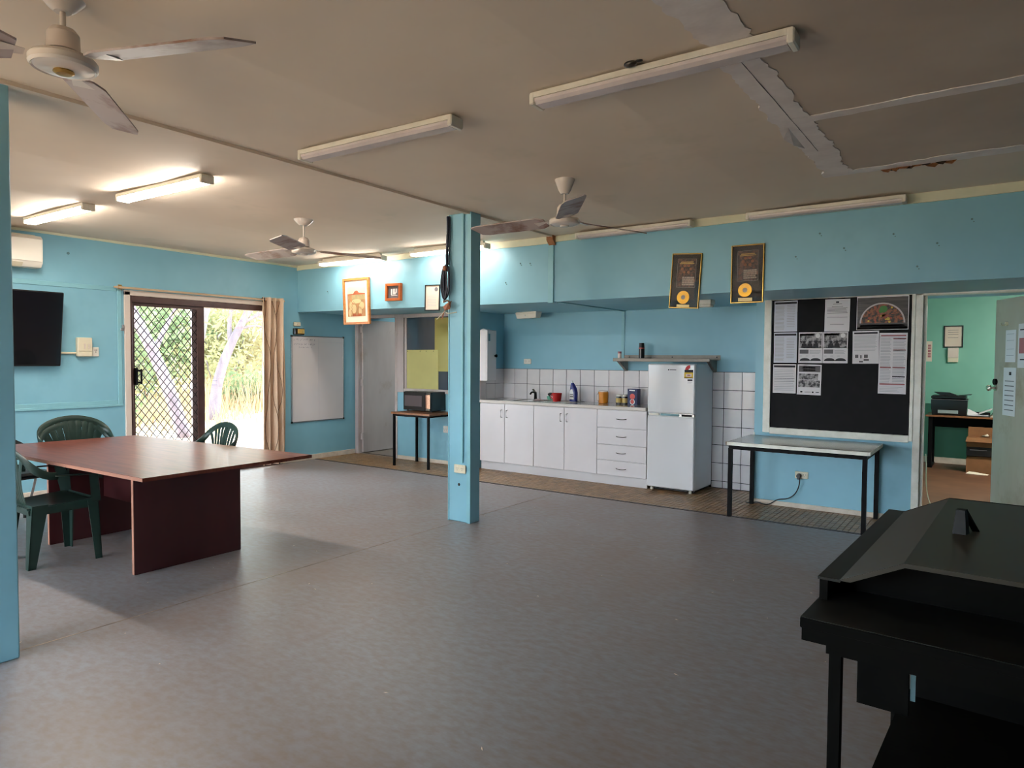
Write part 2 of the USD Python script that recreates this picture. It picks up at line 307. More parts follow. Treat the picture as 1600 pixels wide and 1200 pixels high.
# window wall, between the passage door and the kitchen
D1a, D1b, DH = -8.19, -7.385, 2.105
struct('wall_sheet', B(XL, -5.8, Y0, Y0+.1, DH+.05, SOF(-8)+.02), 'aqua_paint', wb)
struct('wall_sheet', B(-7.335, -5.8, Y0, Y0+.1, -.06, 1.02), 'aqua_paint', wb)
struct('wall_sheet', B(-6.30, -5.8, Y0, Y0+.1, 1.02, DH+.06), 'aqua_paint', wb)
struct('partition', B(-5.9, -5.8, Y0+.1, 9.6, -.06, 2.3), 'aqua_paint', wb)
struct('kitchen_wall', B(-5.9, -2.0, YK, YK+.1, -.06, 2.3), 'aqua_paint', wb)
struct('wall_sheet', B(-2.09, -.64, Y0, Y0+.1, -.06, 2.2), 'aqua_paint', wb)
struct('wall_sheet', B(-.64, .42, Y0, Y0+.1, 2.17, 2.3), 'aqua_paint', wb)
struct('wall_sheet', B(.36, XR, Y0, Y0+.1, -.06, 2.3), 'aqua_paint', wb)
struct('return_wall', B(-2.09, -1.99, Y0+.1, YK, -.06, 2.3), 'aqua_paint', wb)
struct('corner_bead', B(-2.096, -2.082, Y0-.006, Y0+.01, 0, .75), 'white_frame', wb)
struct('cover_batten', B(-3.935, -3.893, YK-.012, YK, 1.38, SOF(-3.9)), 'aqua_trim', wb)
struct('passage_wall', B(XL, -5.8, 9.5, 9.6, -.06, 2.5), 'aqua_paint', wb)
# bulkhead over the kitchen
bh = sgroup('wall_bulkhead')
struct('bulkhead_board', prism([(XL, SOF(-8.26)-.008), (-3.95, 2.119), (-3.95, CEIL), (XL, CEIL)], 'y', YB, YB+.09), 'aqua_paint', bh)
struct('bulkhead_board', B(-3.95, XR, YB+.012, YB+.09, 2.122, CEIL), 'aqua_paint', bh)
struct('bulkhead_post', B(-3.986, -3.918, YB-.008, YB+.05, 2.108, 2.765, r=.003), 'aqua_trim', bh)
sf = prism([(XL, SOF(-8.26)), (-3.9, SOF(-3.9)), (-3.9, SOF(-3.9)+.05), (XL, SOF(-8.26)+.05)], 'y', YB+.05, YK+.02)
struct('soffit_sheet', sf, 'aqua_paint', bh); struct('soffit_sheet', B(-3.9, XR, YB+.05, YK+.02, SOF(-3.9)-.002, SOF(-3.9)+.05), 'aqua_paint', bh)
struct('soffit_batten', B(-3.93, -3.885, YB+.09, YK, SOF(-3.9)-.014, SOF(-3.9)+.01), 'aqua_trim', bh)
# walls out of view behind the camera and to the right
wr = sgroup('wall_right'); struct('wall_sheet', B(XR, XR+.1, YF, 12.0, -.06, CEIL), 'aqua_paint', wr)
wf = sgroup('wall_front')
WZ0, WZ1 = .12, 2.3
struct('wall_sheet', B(XL, XR, YF-.1, YF, -.06, WZ0), 'aqua_paint', wf); struct('wall_sheet', B(XL, XR, YF-.1, YF, WZ1, CEIL), 'aqua_paint', wf)
piers = [(XL, -7.9), (-5.65, -5.45), (-3.2, -3.0), (-1.5, XR)]
for a, b in piers: struct('wall_pier', B(a, b, YF-.1, YF, WZ0, WZ1), 'aqua_paint', wf)
for k, ((_, a), (b, _)) in enumerate(zip(piers[:-1], piers[1:])):
    w = sgroup('window_%d' % (k+2)); m = (a+b)/2
    for x0, x1 in ((a, a+.05), (m-.03, m+.03), (b-.05, b)): struct('window_frame', B(x0, x1, YF-.08, YF-.02, WZ0, WZ1), 'bronze', w)
    for z0, z1 in ((WZ0, WZ0+.05), (WZ1-.05, WZ1)): struct('window_frame', B(a+.05, b-.05, YF-.08, YF-.02, z0, z1), 'bronze', w)
    struct('glass_pane', B(a+.05, b-.05, YF-.052, YF-.048, WZ0+.05, WZ1-.05), 'clear_glass', w)
# office behind the notice board wall
wo = sgroup('wall_office')
struct('wall_sheet', B(-1.7, XR, 11.9, 12.0, -.06, 2.5), 'green_paint', wo)
struct('wall_sheet', B(-1.7, -1.6, YK+.1, 11.9, -.06, 2.5), 'green_paint', wo)
struct('wall_sheet', B(XR-.6, XR-.5, Y0+.1, 11.9, -.06, 2.5), 'green_paint', wo)
# roof slab over everything so that no daylight leaks in
struct('roof', B(XL-1.6, XR+.6, YF-.9, 12.6, 3.05, 3.15), 'roof_outside')

# skirtings, cornices
struct('baseboard_left', B(XL, XL+.014, DY1, Y0-.02, 0, .075, r=.004), 'skirting'); struct('baseboard_left', B(XL, XL+.014, YF, DY0-.06, 0, .075, r=.004), 'skirting')
struct('baseboard_back', B(-7.33, -5.81, Y0-.014, Y0, 0, .055, r=.004), 'skirting'); struct('baseboard_back', B(-2.08, -.64, Y0-.014, Y0, 0, .05, r=.004), 'skirting')
struct('baseboard_office', B(-1.6, XR-.6, 11.885, 11.9, 0, .09, r=.004), 'skirting')
def cornice(n, poly, ax, a, b): struct('trim_%d' % n, prism(poly, ax, a, b), 'cornice')
cornice(1, ragged(XL, -3.99, 2.748, CEIL, .010, 'lo', .16, 21), 'y', YB-.012, YB)
cornice(2, ragged(-3.92, XR, 2.755, CEIL, .014, 'lo', .22, 22), 'y', YB-.004, YB+.012)
cornice(3, ragged(YF, YB-.01, 2.792, CEIL, .008, 'lo', .16, 23), 'x', XL, XL+.014)
struct('trim_4', prism([(YB-.06, CEIL-.045), (YB-.004, CEIL-.10), (YB, CEIL-.10), (YB, CEIL), (YB-.06, CEIL)], 'x', -3.975, -3.895), 'chipboard')
# small old fixings and filled holes left on the painted walls
for x, z in ((-1.46, 2.40), (-1.08, 2.44), (-.42, 2.42), (-.72, 2.52), (-.2, 2.58), (-4.35, 2.56), (-4.22, 2.55), (-4.55, 2.36), (-7.6, 2.42), (-.55, 2.25), (-1.27, 2.58)):
    y = YB + (.012 if x > -3.95 else 0)
    struct('wall_fixing', MB().cyl((x, y, z), (x, y-.006, z), .008, 8).cyl((x+.012, y, z-.02), (x+.012, y-.004, z-.02), .005, 6), 'fixing_grey', bh)
struct('wall_fixing', MB().cyl((XL, 3.27, 2.62), (XL+.005, 3.27, 2.62), .014, 8), 'fixing_grey', wl)

# ------------------------------------------------------------------ white wall tiles (each one a tile)
P_, J = .2126, .0065
wt = sgroup('wall_tiling')
struct('grout_bed', B(-5.8, -2.09, YK-.006, YK, .0, 1.368), 'grout', wt)
struct('grout_bed', B(-5.8, -5.794, Y0+.02, YK, .9, 1.368), 'grout', wt)
def tile_at(x0, x1, z0, z1):
    obj('tile', B(x0+J/2, x1-J/2, YK-.011, YK-.004, z0+J/2, z1-J/2, r=.0015), 'wall_tile', wt, False)
cols = [-5.80, -5.595] + [-5.595+P_*k for k in range(1, 12)]
for a, b in zip(cols[:-1], cols[1:]):
    for z0 in (1.155, .945): tile_at(a, b, z0, z0+P_)
for a, b in ((-2.745, -2.61), (-2.61, -2.40), (-2.40, -2.19), (-2.19, -2.09)):
    for r in range(7):
        z1 = 1.366 - r*.2135; tile_at(a, b, max(.005, z1-.2135), z1)
for y in (7.50, 7.71):
    for z0 in (1.155, .945): obj('tile', B(-5.796, -5.789, y+J/2, min(y+.21, YK-.012)-J/2, z0+J/2, z0+P_-J/2, r=.0015), 'wall_tile', wt, False)
obj('tile', B(-5.796, -5.789, 7.36, 7.50-J/2, .947, 1.364, r=.0015), 'wall_tile', wt, False)

# ------------------------------------------------------------------ sliding door with security screen
d3 = sgroup('door_3')
yo0, yo1 = DY0, DY1
struct('architrave', B(XL-.02, XL+.02, 3.84, DY0, 0, 2.26, r=.004), 'pink_white', d3)
struct('architrave', B(XL-.02, XL+.02, 3.84, DY1+.04, DZ, 2.275, r=.004), 'pink_white', d3)
struct('door_frame', B(XL-.13, XL+.012, yo0, yo0+.028, 0, DZ, r=.003), 'bronze', d3)
struct('door_frame', B(XL-.13, XL+.012, yo1-.028, yo1, 0, DZ, r=.003), 'bronze', d3)
struct('door_frame', B(XL-.13, XL+.012, yo0+.028, yo1-.028, DZ-.075, DZ, r=.003), 'bronze', d3)
struct('door_sill', B(XL-.13, XL+.012, yo0+.028, yo1-.028, 0, .03, r=.003), 'bronze', d3)
ym = 4.80
# screen leaf
struct('screen_stile', B(XL-.05, XL-.02, yo0+.028, yo0+.06, .03, DZ-.075), 'bronze', d3)
struct('screen_stile', B(XL-.05, XL-.02, ym-.06, ym+.03, .03, DZ-.075), 'bronze', d3)
struct('screen_stile', B(XL-.09, XL-.06, ym-.11, ym-.02, .03, DZ-.075), 'grey_stile', d3)
struct('screen_rail', B(XL-.05, XL-.02, yo0+.06, ym-.06, DZ-.115, DZ-.075), 'bronze', d3)
struct('screen_rail', B(XL-.05, XL-.02, yo0+.06, ym-.06, .03, .10), 'bronze', d3)
g = MB(); ya, yb, za, zb = yo0+.055, ym-.055, .09, DZ-.11; py, pz = .089, .112
k0 = int(-(zb-za)/pz) - 1
for k in range(k0, int((yb-ya)/py) + 2):
    for sgn in (1, -1):
        # the line y = ya + k*py + (z-za)*py/pz (or mirrored), cut to the leaf
        t0, t1 = 0., zb-za
        f = lambda t: (ya + k*py + t*py/pz) if sgn > 0 else (yb - k*py - t*py/pz)
        lo, hi = sorted(((ya - ya - k*py)*pz/py, (yb - ya - k*py)*pz/py)); t0, t1 = max(t0, lo), min(t1, hi)
        if t1 - t0 < .02: continue
        g.add(sweep([(XL-.034 + .003*sgn, f(t0), za+t0), (XL-.034 + .003*sgn, f(t1), za+t1)], .0048, .0042, 4, up=(1,0,0)))
struct('security_grille', g, 'grille', d3)
struct('door_pull', MB().box(XL-.02, XL+.045, yo0+.048, yo0+.068, 1.17, 1.37, r=.006).box(XL+.03, XL+.05, yo0+.068, yo0+.10, 1.19, 1.21).box(XL+.03, XL+.05, yo0+.068, yo0+.10, 1.33, 1.35).box(XL+.03, XL+.05, yo0+.095, yo0+.115, 1.18, 1.36, r=.005), 'black_metal', d3)
struct('glass_pane', B(XL-.10, XL-.096, ym+.03, yo1-.03, .03, DZ-.075), 'clear_glass', d3)
struct('door_latch', MB().box(XL, XL+.02, 3.795, 3.835, 1.80, 1.83, r=.004).cyl((XL+.02, 3.82, 1.83), (XL+.02, 3.82, 1.87), .012, 10), 'alu', d3)

# ------------------------------------------------------------------ passage door (open) and window
d1 = sgroup('door_1')
struct('door_jamb', B(XL, D1a, Y0-.012, Y0+.11, 0, DH+.06, r=.004), 'mauve_door', d1)
struct('door_jamb', B(D1b, -7.335, Y0-.012, Y0+.11, 0, DH+.06, r=.004), 'mauve_door', d1)
struct('door_head', B(D1a, D1b, Y0-.012, Y0+.11, DH+.012, DH+.06, r=.004), 'mauve_door', d1)
struct('door_leaf', B(-8.19, -8.152, Y0+.06, Y0+.06+.79, .012, DH-.005, r=.004), 'mauve_door', d1)
for z in (.22, 1.07, 1.90): struct('hinge', MB().cyl((-8.143, Y0+.045, z), (-8.143, Y0+.045, z+.1), .009, 10).box(-8.155, -8.143, Y0+.05, Y0+.085, z, z+.1).box(-8.185, -8.15, Y0+.035, Y0+.045, z, z+.1), 'mauve_door', d1)
struct('threshold', B(D1a, D1b, Y0+.07, Y0+.10, 0, .006), 'edge_strip', d1)
w1 = sgroup('window_1')
wx0, wx1, wz0, wz1 = -7.335, -6.27, 1.0, 2.155
struct('window_frame', B(wx0, -7.20, Y0-.016, Y0+.1, wz0, wz1, r=.004), 'mauve_door', w1); struct('window_frame', B(wx1, wx1+.06, Y0-.016, Y0+.1, wz0, wz1, r=.004), 'mauve_door', w1)
struct('window_frame', B(-7.20, wx1, Y0-.016, Y0+.1, 2.10, wz1, r=.004), 'mauve_door', w1); struct('window_frame', B(-7.20, wx1, Y0-.016, Y0+.1, wz0, 1.06, r=.004), 'mauve_door', w1)
struct('window_bead', B(-7.195, -7.15, Y0, Y0+.03, 1.06, 2.10, r=.003), 'mauve_door', w1)
struct('glass_pane', B(-7.15, wx1, Y0+.012, Y0+.018, 1.06, 2.10), 'dark_glass', w1)
struct('yellow_card', B(-7.155, -6.53, Y0+.004, Y0+.0115, 1.055, 1.628), 'yellow_card', w1)
struct('yellow_film', B(-6.60, -6.275, Y0+.008, Y0+.0118, 1.32, 2.085), 'yellow_film', w1)
for x in (-7.13, -6.88, -6.76, -6.62): struct('pin', MB().cyl((x, Y0+.0045, 1.61), (x, Y0-.002, 1.61), .006, 8), 'ink_dark', w1)

# ------------------------------------------------------------------ office door with frame
d2 = sgroup('door_2')
struct('door_jamb', B(-.645, -.585, Y0-.02, Y0+.12, 0, 2.13, r=.004), 'white_frame', d2)
struct('door_stop', B(-.585, -.56, Y0+.03, Y0+.10, 0, 2.11, r=.003), 'white_frame', d2)
struct('door_head', B(-.645, .42, Y0-.02, Y0+.12, 2.11, 2.165, r=.004), 'white_frame', d2)
struct('door_jamb', B(.31, .37, Y0-.02, Y0+.12, 0, 2.13, r=.004), 'white_frame', d2)
hx, hy = .30, 7.40; dl = np.array([-.344, .75]); L2 = float(np.linalg.norm(dl)); dl /= L2; nn = np.array([dl[1], -dl[0]])  # leaf direction; normal away from the camera side
Rz = math.degrees(math.atan2(dl[1], dl[0]))
lf = thing('office_door', 'grey white office door standing open with notices taped on it', 'door', (hx, hy, 0), (0, 0, Rz))
# local x runs from the hinge to the free edge, local -y... side facing the room is +y (left of travel)
obj('door_leaf', B(0, L2, -.04, 0, .012, 2.10, r=.003), 'office_door', lf)
obj('door_knob', MB().add(lathe([(0, 0), (.028, 0), (.03, .01), (.012, .018), (.012, .04), (.026, .05), (.03, .066), (.02, .08), (0, .082)], 20).apply_transform(trimesh.transformations.rotation_matrix(-math.pi/2, [1, 0, 0])).apply_translation([L2-.045, 0, 1.25])), 'chrome', lf, label='dull metal door knob')
obj('lock_rose', MB().cyl((L2-.045, 0, 1.31), (L2-.045, .02, 1.31), .03, 18), 'black_metal', lf)
obj('latch_lever', MB().box(L2-.02, L2+.0, -.065, -.04, 1.44, 1.47, r=.004).add(sweep([(L2-.01, -.06, 1.455), (L2+.04, -.07, 1.455), (L2+.09, -.07, 1.475)], .008, .006, 8)), 'brass', lf, label='brass lever behind the door edge')
obj('coat_hook', MB().cyl((.60, 0, 1.86), (.60, .02, 1.86), .018, 12).tube(smooth_path([(.60, .015, 1.86), (.60, .05, 1.85), (.60, .06, 1.875)], 4), .006), 'aged_plastic', lf)

# ------------------------------------------------------------------ pillars
def pillar(label, x0, x1, y0, y1, group=None):
    t = thing('pillar', label, 'pillar', ((x0+x1)/2, (y0+y1)/2, 0))
    w, d = (x1-x0)/2, (y1-y0)/2
    obj('shaft', B(-w, w, -d, d, 0, CEIL, r=.006), 'aqua_paint', t)
    return t, w, d
pc, w, d = pillar('square aqua pillar in the middle of the room with cables hung on it', -4.165, -3.888, 4.81, 4.945)
obj('cover_board', B(-.128, -.118, -d-.006, -d+.004, 0, CEIL-.005), 'aqua_trim', pc); obj('cover_board', B(.10, w+.0005, -d-.008, -d+.004, 0, CEIL-.001), 'aqua_trim', pc)
obj('conduit', B(.035, .060, -d-.02, -d, .55, CEIL-.005, r=.004), 'aqua_trim', pc)
obj('bore_hole', MB().cyl((.003, -d-.002, .345), (.003, -d+.004, .345), .013, 14), 'dark_gap', pc, label='small round dark hole')
pl2, w, d = pillar('aqua pillar at the left edge of the view, nearest the camera', -4.215, -3.932, 1.165, 1.310)

# ------------------------------------------------------------------ ceiling battens (fluorescent)
def batten(name, label, cat, loc, rz, lit, length=1.23, group=None, pack=0.):
    t = thing(name, label, cat, loc, (0, 0, rz), group=group)
    if pack: obj('packer', B(-length*.45, length*.45, -.02, .02, -.0005, pack), 'tube_body', t)
    h = length/2; w = .052
    obj('channel', prism([(-w, -.001), (w, -.001), (w, -.028), (-w, -.028)], 'x', -h+.008, h-.008), 'tube_body', t, False)
    obj('diffuser', prism([(-w+.002, -.030), (w-.002, -.030), (w-.005, -.044), (w-.018, -.058), (-w+.018, -.058), (-w+.005, -.044)], 'x', -h+.03, h-.03), {0: 'diffuser_off', 1: 'diffuser_on', 2: 'diffuser_dim', 3: 'diffuser_office'}[int(lit)], t, False)
    for s in (-1, 1): obj('end_cap', B(min(s*(h-.03), s*h), max(s*(h-.03), s*h), -w-.002, w+.002, -.060, -.0005, r=.006), 'tube_body', t)
    return t
GU, GL = 'unlit ceiling batten lights', 'lit ceiling batten lights'
un = batten('batten_light', 'unlit white batten light crossing from cream ceiling onto the brown repair sheets, insect-spotted', 'ceiling light', (-1.30, 2.875, CEIL-.0155), 1.2, False, group=GU)
dup(un, 'unlit white batten light on bare ceiling between the middle fan and the near fan', (-3.03, 2.835, CEIL-.012), 2.6)
dup(un, 'unlit batten light along the bulkhead behind the middle ceiling fan', (-2.97, 6.165, CEIL-.022), 0)
dup(un, 'unlit batten light along the bulkhead above and right of the gold record frames', (-1.24, 6.165, CEIL-.022), 0)
li = batten('batten_light', 'glowing batten light over the dark red table, the longer-looking of the pair', 'ceiling light', (-5.24, 2.73, CEIL-.012), 2.5, True, 1.17, group=GL)
dup(li, 'glowing batten light in front of the wall air conditioner', (-6.95, 2.67, CEIL-.012), 1.5)
lf_ = batten('batten_light', 'glowing batten light at the bulkhead above the large bush painting', 'ceiling light', (-6.82, 5.985, CEIL-.042), 2.5, 2, 1.15, group=GL, pack=.030)
dup(lf_, 'glowing batten light at the bulkhead partly behind the middle pillar', (-5.20, 6.01, CEIL-.042), 0)
single('wasp_nest', MB().add(trimesh.creation.icosphere(2, .022).apply_scale([1.4, 1, .7]).apply_translation([-1.365, 2.80, CEIL-.012])).add(trimesh.creation.icosphere(1, .012).apply_scale([1.6, 1, .6]).apply_translation([-1.325, 2.80, CEIL-.008])), 'jar_dark', 'small brown mud wasp nest beside the unlit batten light', 'wasp nest')

# ------------------------------------------------------------------ ceiling fans
def fan(label, c, a0, can_h, can_r, rod, badge):
    t = thing('ceiling_fan', label, 'ceiling fan', (c[0], c[1], CEIL))
    obj('canopy', lathe([(0, 0), (can_r, 0), (can_r*.97, -.012), (can_r*.62, -can_h*.75), (can_r*.38, -can_h), (0, -can_h)]), 'fan_white', t)
    zr = -rod; obj('rod', MB().cyl((0, 0, -can_h+.005), (0, 0, zr), .010, 14), 'fan_white', t)
    obj('motor_housing', lathe([(0, zr+.004), (.015, zr+.004), (.04, zr-.006), (.053, zr-.024), (.056, zr-.085), (0, zr-.085)]), 'pink_white', t)
    z2 = zr-.095
    obj('rotor', lathe([(0, z2), (.06, z2), (.102, z2-.012), (.112, z2-.024), (.112, z2-.044), (.104, z2-.054), (.098, z2-.050), (.08, z2-.058), (0, z2-.062)], 36), 'fan_white', t)
    if badge: obj('badge', lathe([(0, z2-.06), (.033, z2-.06), (.035, z2-.066), (.025, z2-.073), (0, z2-.075)], 24), 'brass', t, label='brass coloured badge')
    else: obj('cap', lathe([(0, z2-.06), (.034, z2-.06), (.03, z2-.070), (0, z2-.073)], 20), 'fan_white', t)
    zb = z2-.026
    for k in range(3):
        a = math.radians(a0 + 120*k); ca, sa = math.cos(a), math.sin(a)
        R = np.array([[ca, -sa, 0], [sa, ca, 0], [0, 0, 1]])
        n = 12; us = np.linspace(.15, .76, n); hw = np.interp(us, [.15, .19, .6, .72, .76], [.055, .082, .080, .078, .060]); tilt = math.radians(15)
        v = []
        for u, w in zip(us, hw):
            for q, dz in ((-1, .004), (1, .004), (1, -.004), (-1, -.004)):
                v.append(R @ np.array([u + (.02*q if u > .7 else 0), q*w*math.cos(tilt), zb + q*w*math.sin(tilt) + dz - .02*(u-.17)]))
        f = []
        for i in range(n-1):
            for j in range(4):
                a_, b_, c__, d_ = i*4+j, i*4+(j+1) % 4, (i+1)*4+(j+1) % 4, (i+1)*4+j; f += [(a_, b_, c__), (a_, c__, d_)]
        f += [(0, 1, 2), (0, 2, 3), (4*n-4, 4*n-2, 4*n-3), (4*n-4, 4*n-1, 4*n-2)]
        m = trimesh.Trimesh(np.array(v), f, process=False); m.fix_normals(); b = obj('blade', m, 'blade', t)
        br = hull([R @ np.array(p) for p in ((.12, -.02, zb-.004), (.12, .02, zb+.004), (.23, -.045, zb-.016), (.23, .045, zb-.004), (.12, 0, zb+.012), (.23, 0, zb+.002))])
        obj('blade_iron', br, 'fan_white', b)
    return t
fan('nearest three-blade white ceiling fan, top left, brass badge beneath', (-2.84, 1.12), 20, .055, .075, .112, True)
fan('white three-blade ceiling fan with flat canopy, in front of the sliding door', (-5.43, 4.18), 65, .062, .092, .175, False)
fan('white three-blade ceiling fan with cone canopy, right of the middle pillar', (-2.62, 4.32), 66, .112, .075, .185, False)

# ------------------------------------------------------------------ left wall things
tv = thing('television', 'black flat wall television beside the left pillar', 'television', (XL+.135, 2.605, 1.785), (0, 8.5, 0))
obj('mount', B(-.135, -.03, -.15, .15, -.08, .12), 'black_metal', tv); obj('housing', B(-.03, .012, -.54, .54, -.392, .392, r=.008), 'tv_bezel', tv); obj('screen', B(.0115, .015, -.527, .527, -.372, .380), 'tv_screen', tv)
ac = thing('air_conditioner', 'white split air conditioner high on the left wall', 'air conditioner', (XL, 0, 0))
obj('casing', prism([(0, 2.415), (.15, 2.415), (.19, 2.455), (.20, 2.49), (.20, 2.70), (.16, 2.735), (0, 2.735)], 'y', 2.05, 2.955), 'white_plastic', ac)
obj('front_panel', B(.198, .206, 2.06, 2.945, 2.47, 2.70, r=.003), 'white_plastic', ac); obj('louvre', hull([(.155, 2.2, 2.41), (.155, 2.78, 2.41), (.196, 2.2, 2.452), (.196, 2.78, 2.452), (.15, 2.2, 2.42), (.15, 2.78, 2.42)]), 'aged_plastic', ac)
obj('top_grille', B(.02, .165, 2.1, 2.9, 2.733, 2.741), 'aged_plastic', ac)
iso = thing('isolator_box', 'cream electrical isolator box with two switches beside the television', 'switch box', (XL, 0, 0))
obj('box_body', B(0, .06, 3.325, 3.475, 1.50, 1.71, r=.008), 'aged_plastic', iso); obj('box_lid', B(.058, .068, 3.33, 3.47, 1.56, 1.705, r=.004), 'aged_plastic', iso)
for y in (3.385, 3.425): obj('switch_lever', B(.068, .078, y, y+.012, 1.585, 1.64), 'pink_white', iso)
obj('conduit', MB().cyl((.015, 3.02, 1.538), (.015, 3.33, 1.538), .012, 12), 'aged_plastic', iso)
so = thing('power_outlet', 'white power outlet fixed right against the cream isolator box', 'power outlet', (XL, 0, 0))
obj('plate', B(0, .022, 3.49, 3.558, 1.503, 1.605, r=.005), 'white_plastic', so); obj('socket_slots', MB().box(.0215, .0235, 3.512, 3.518, 1.565, 1.58).box(.0215, .0235, 3.53, 3.536, 1.565, 1.58).box(.0215, .0235, 3.521, 3.527, 1.545, 1.558), 'ink_dark', so)

# curtain and rod
rod = thing('curtain_rod', 'pale timber curtain rod over the sliding door', 'curtain rod', (XL+.075, 0, 0))
obj('pole', MB().cyl((0, 3.75, 2.292), (0, 5.965, 2.292), .0135, 14), 'rod', rod)
for y in (3.80, 5.94): obj('bracket', MB().box(-.075, 0, y-.01, y+.01, 2.285, 2.30).box(-.075, -.068, y-.02, y+.02, 2.26, 2.33), 'brass', rod)
obj('finial', MB().cyl((0, 3.745, 2.292), (0, 3.70, 2.292), .017, 12, .008), 'rod', rod)
obj('curtain_ring', MB().add(trimesh.creation.annulus(.020, .03, .02).apply_transform(trimesh.transformations.rotation_matrix(math.pi/2, [1, 0, 0])).apply_translation([0, 5.63, 2.292])), 'bronze', rod)
cu = thing('curtain', 'beige curtain with brown wavy lines bunched at the right of the sliding door', 'curtain', (XL+.085, 5.78, 0))
ny, nz = 90, 40; ys = np.linspace(-.185, .185, ny); zs = np.linspace(.03, 2.325, nz)
def fold(y, z): return .045*np.sin(y*62 + .7*np.sin(z*1.3)) * (1 + .15*np.sin(z*2.1+y*9)) + .012*np.sin(y*35+z*1.7)
def cloth(y, z, off): return np.stack([fold(y, z) + off, y*(1 + .06*(1-z/2.3)), z], -1)
Yg, Zg = np.meshgrid(ys, zs); V = np.vstack([cloth(Yg, Zg, .002).reshape(-1, 3), cloth(Yg, Zg, -.002).reshape(-1, 3)]); f = []
for i in range(nz-1):
    for j in range(ny-1):
        a = i*ny+j; f += [(a, a+1, a+ny+1), (a, a+ny+1, a+ny)]; q = a+ny*nz; f += [(q, q+ny+1, q+1), (q, q+ny, q+ny+1)]
obj('cloth', trimesh.Trimesh(V, f, process=False), 'curtain', cu, True)
ln = MB(); zz = np.linspace(.05, 2.28, 70)
for k, y0 in enumerate((-.165, -.10, -.055, .0, .05, .085, .14)):
    yy = y0 + .018*np.sin(zz*4.4 + k*1.9) + .006*np.sin(zz*9+k); ln.add(sweep(cloth(yy, zz, .0045), .0055, .0014, 6, up=(1, 0, 0)))
obj('wavy_lines', ln, 'curtain_line', cu)

# whiteboard and the bits above it
wbd = thing('whiteboard', 'white board with marker writing at top left, on the aqua wall by the passage door', 'whiteboard', (XL, 0, 0))
obj('board', B(.004, .016, 6.135, 7.066, .578, 1.81), 'whiteboard', wbd)
fr = [(6.12, 6.136, .565, 1.822), (7.064, 7.08, .565, 1.822), (6.136, 7.064, .565, .58), (6.136, 7.064, 1.808, 1.822)]
for a, b, c, e in fr: obj('frame_rail', B(.002, .022, a, b, c, e, r=.003), 'alu', wbd)
for y in (6.128, 7.072):
    for z in (.572, 1.815): obj('corner_clip', B(.0, .026, y-.014, y+.014, z-.014, z+.014, r=.005), 'black_plastic', wbd)
wr_ = MB(); r = np.random.default_rng(5)
for row, (z, y0, y1, hh) in enumerate(((1.765, 6.16, 6.53, .018), (1.70, 6.16, 6.53, .016), (1.655, 6.245, 6.46, .011))):
    y = y0
    while y < y1:
        if r.random() < .85:
            pts = [(.0165, y + r.uniform(0, .02), z + r.uniform(-hh, hh)) for _ in range(4)]; wr_.add(sweep(pts, .0016, .0006, 4, up=(1, 0, 0)))
        y += .021
obj('handwriting', wr_, 'marker', wbd, kind='stuff')
obj('ruled_lines', MB().box(.0158, .0166, 6.60, 6.602, .60, 1.80).box(.0158, .0166, 6.60, 7.04, 1.735, 1.737), 'ink_faint', wbd)
sn = thing('room_sensor', 'small cream wall sensor above the whiteboard corner', 'sensor', (XL, 0, 0))
obj('sensor_body', B(0, .03, 6.165, 6.278, 1.955, 2.015, r=.008), 'aged_plastic', sn); obj('sensor_lens', MB().cyl((.03, 6.225, 1.985), (.036, 6.225, 1.985), .013, 14), 'pink_white', sn)
ks = thing('wall_clock_radio', 'small brown and brass box perched on the whiteboard top edge', 'box', (XL, 0, 0))
obj('box_body', B(.002, .055, 6.155, 6.325, 1.835, 1.925, r=.006), 'jar_dark', ks); obj('box_front', B(.055, .059, 6.20, 6.32, 1.85, 1.915, r=.002), 'gold_label', ks); obj('box_knob', MB().cyl((.059, 6.295, 1.88), (.065, 6.295, 1.88), .02, 16), 'plate_gold', ks)

# ------------------------------------------------------------------ pictures on the bulkhead
def flat(rects, d0, d1):
    m = MB()
    for x0, x1, z0, z1 in rects: m.box(x0, x1, -d1, -d0, z0, z1)
    return m
def framed(name, label, cat, cx, cz, w, h, fwid, depth, fm, loc_y, tilt=0, lean=0):
    t = thing(name, label, cat, (cx, loc_y, cz), (lean, tilt, 0))
    a, b = w/2, h/2
    for x0, x1, z0, z1 in ((-a, -a+fwid, -b, b), (a-fwid, a, -b, b), (-a+fwid, a-fwid, b-fwid, b), (-a+fwid, a-fwid, -b, -b+fwid)):
        obj('frame_side', B(x0, x1, -depth, -.002, z0, z1, r=.003), fm, t)
    return t
p1 = framed('bush_painting', 'tall oak framed bush landscape painting on the left bulkhead', 'painting', -6.995, 2.26, .505, .615, .032, .035, 'oak_frame', YB, 0, 2)
obj('mat_board', flat([(-.222, .222, -.277, .277)], .004, .016), 'mat_board', p1)
obj('artwork', flat([(-.175, .165, -.20, .19)], .015, .018), 'art_ochre', p1)
obj('painted_sky', flat([(-.175, .165, .10, .19)], .0175, .019), 'art_sky', p1)
obj('painted_hill', prism([(-.06, .10), (-.03, .135), (.02, .14), (.05, .11), (.165, .10), (.165, .09), (-.175, .085), (-.12, .10)], 'y', -.0196, -.0185), 'art_rust', p1)
obj('painted_plain', flat([(-.09, .165, .02, .085)], .0178, .0192), 'art_green', p1)
mm = MB()
for x, z, rx, rz in ((.0, .0, .09, .03), (.10, -.06, .05, .05), (-.05, -.10, .045, .06), (.07, -.13, .03, .06), (-.11, -.06, .03, .06), (-.13, -.15, .03, .05)):
    tt = np.linspace(0, 2*np.pi, 18, endpoint=False); mm.add(prism(np.c_[x+rx*np.cos(tt), z+rz*np.sin(tt)], 'y', -.0200, -.0186))
obj('painted_boulders', mm, 'art_cream', p1)
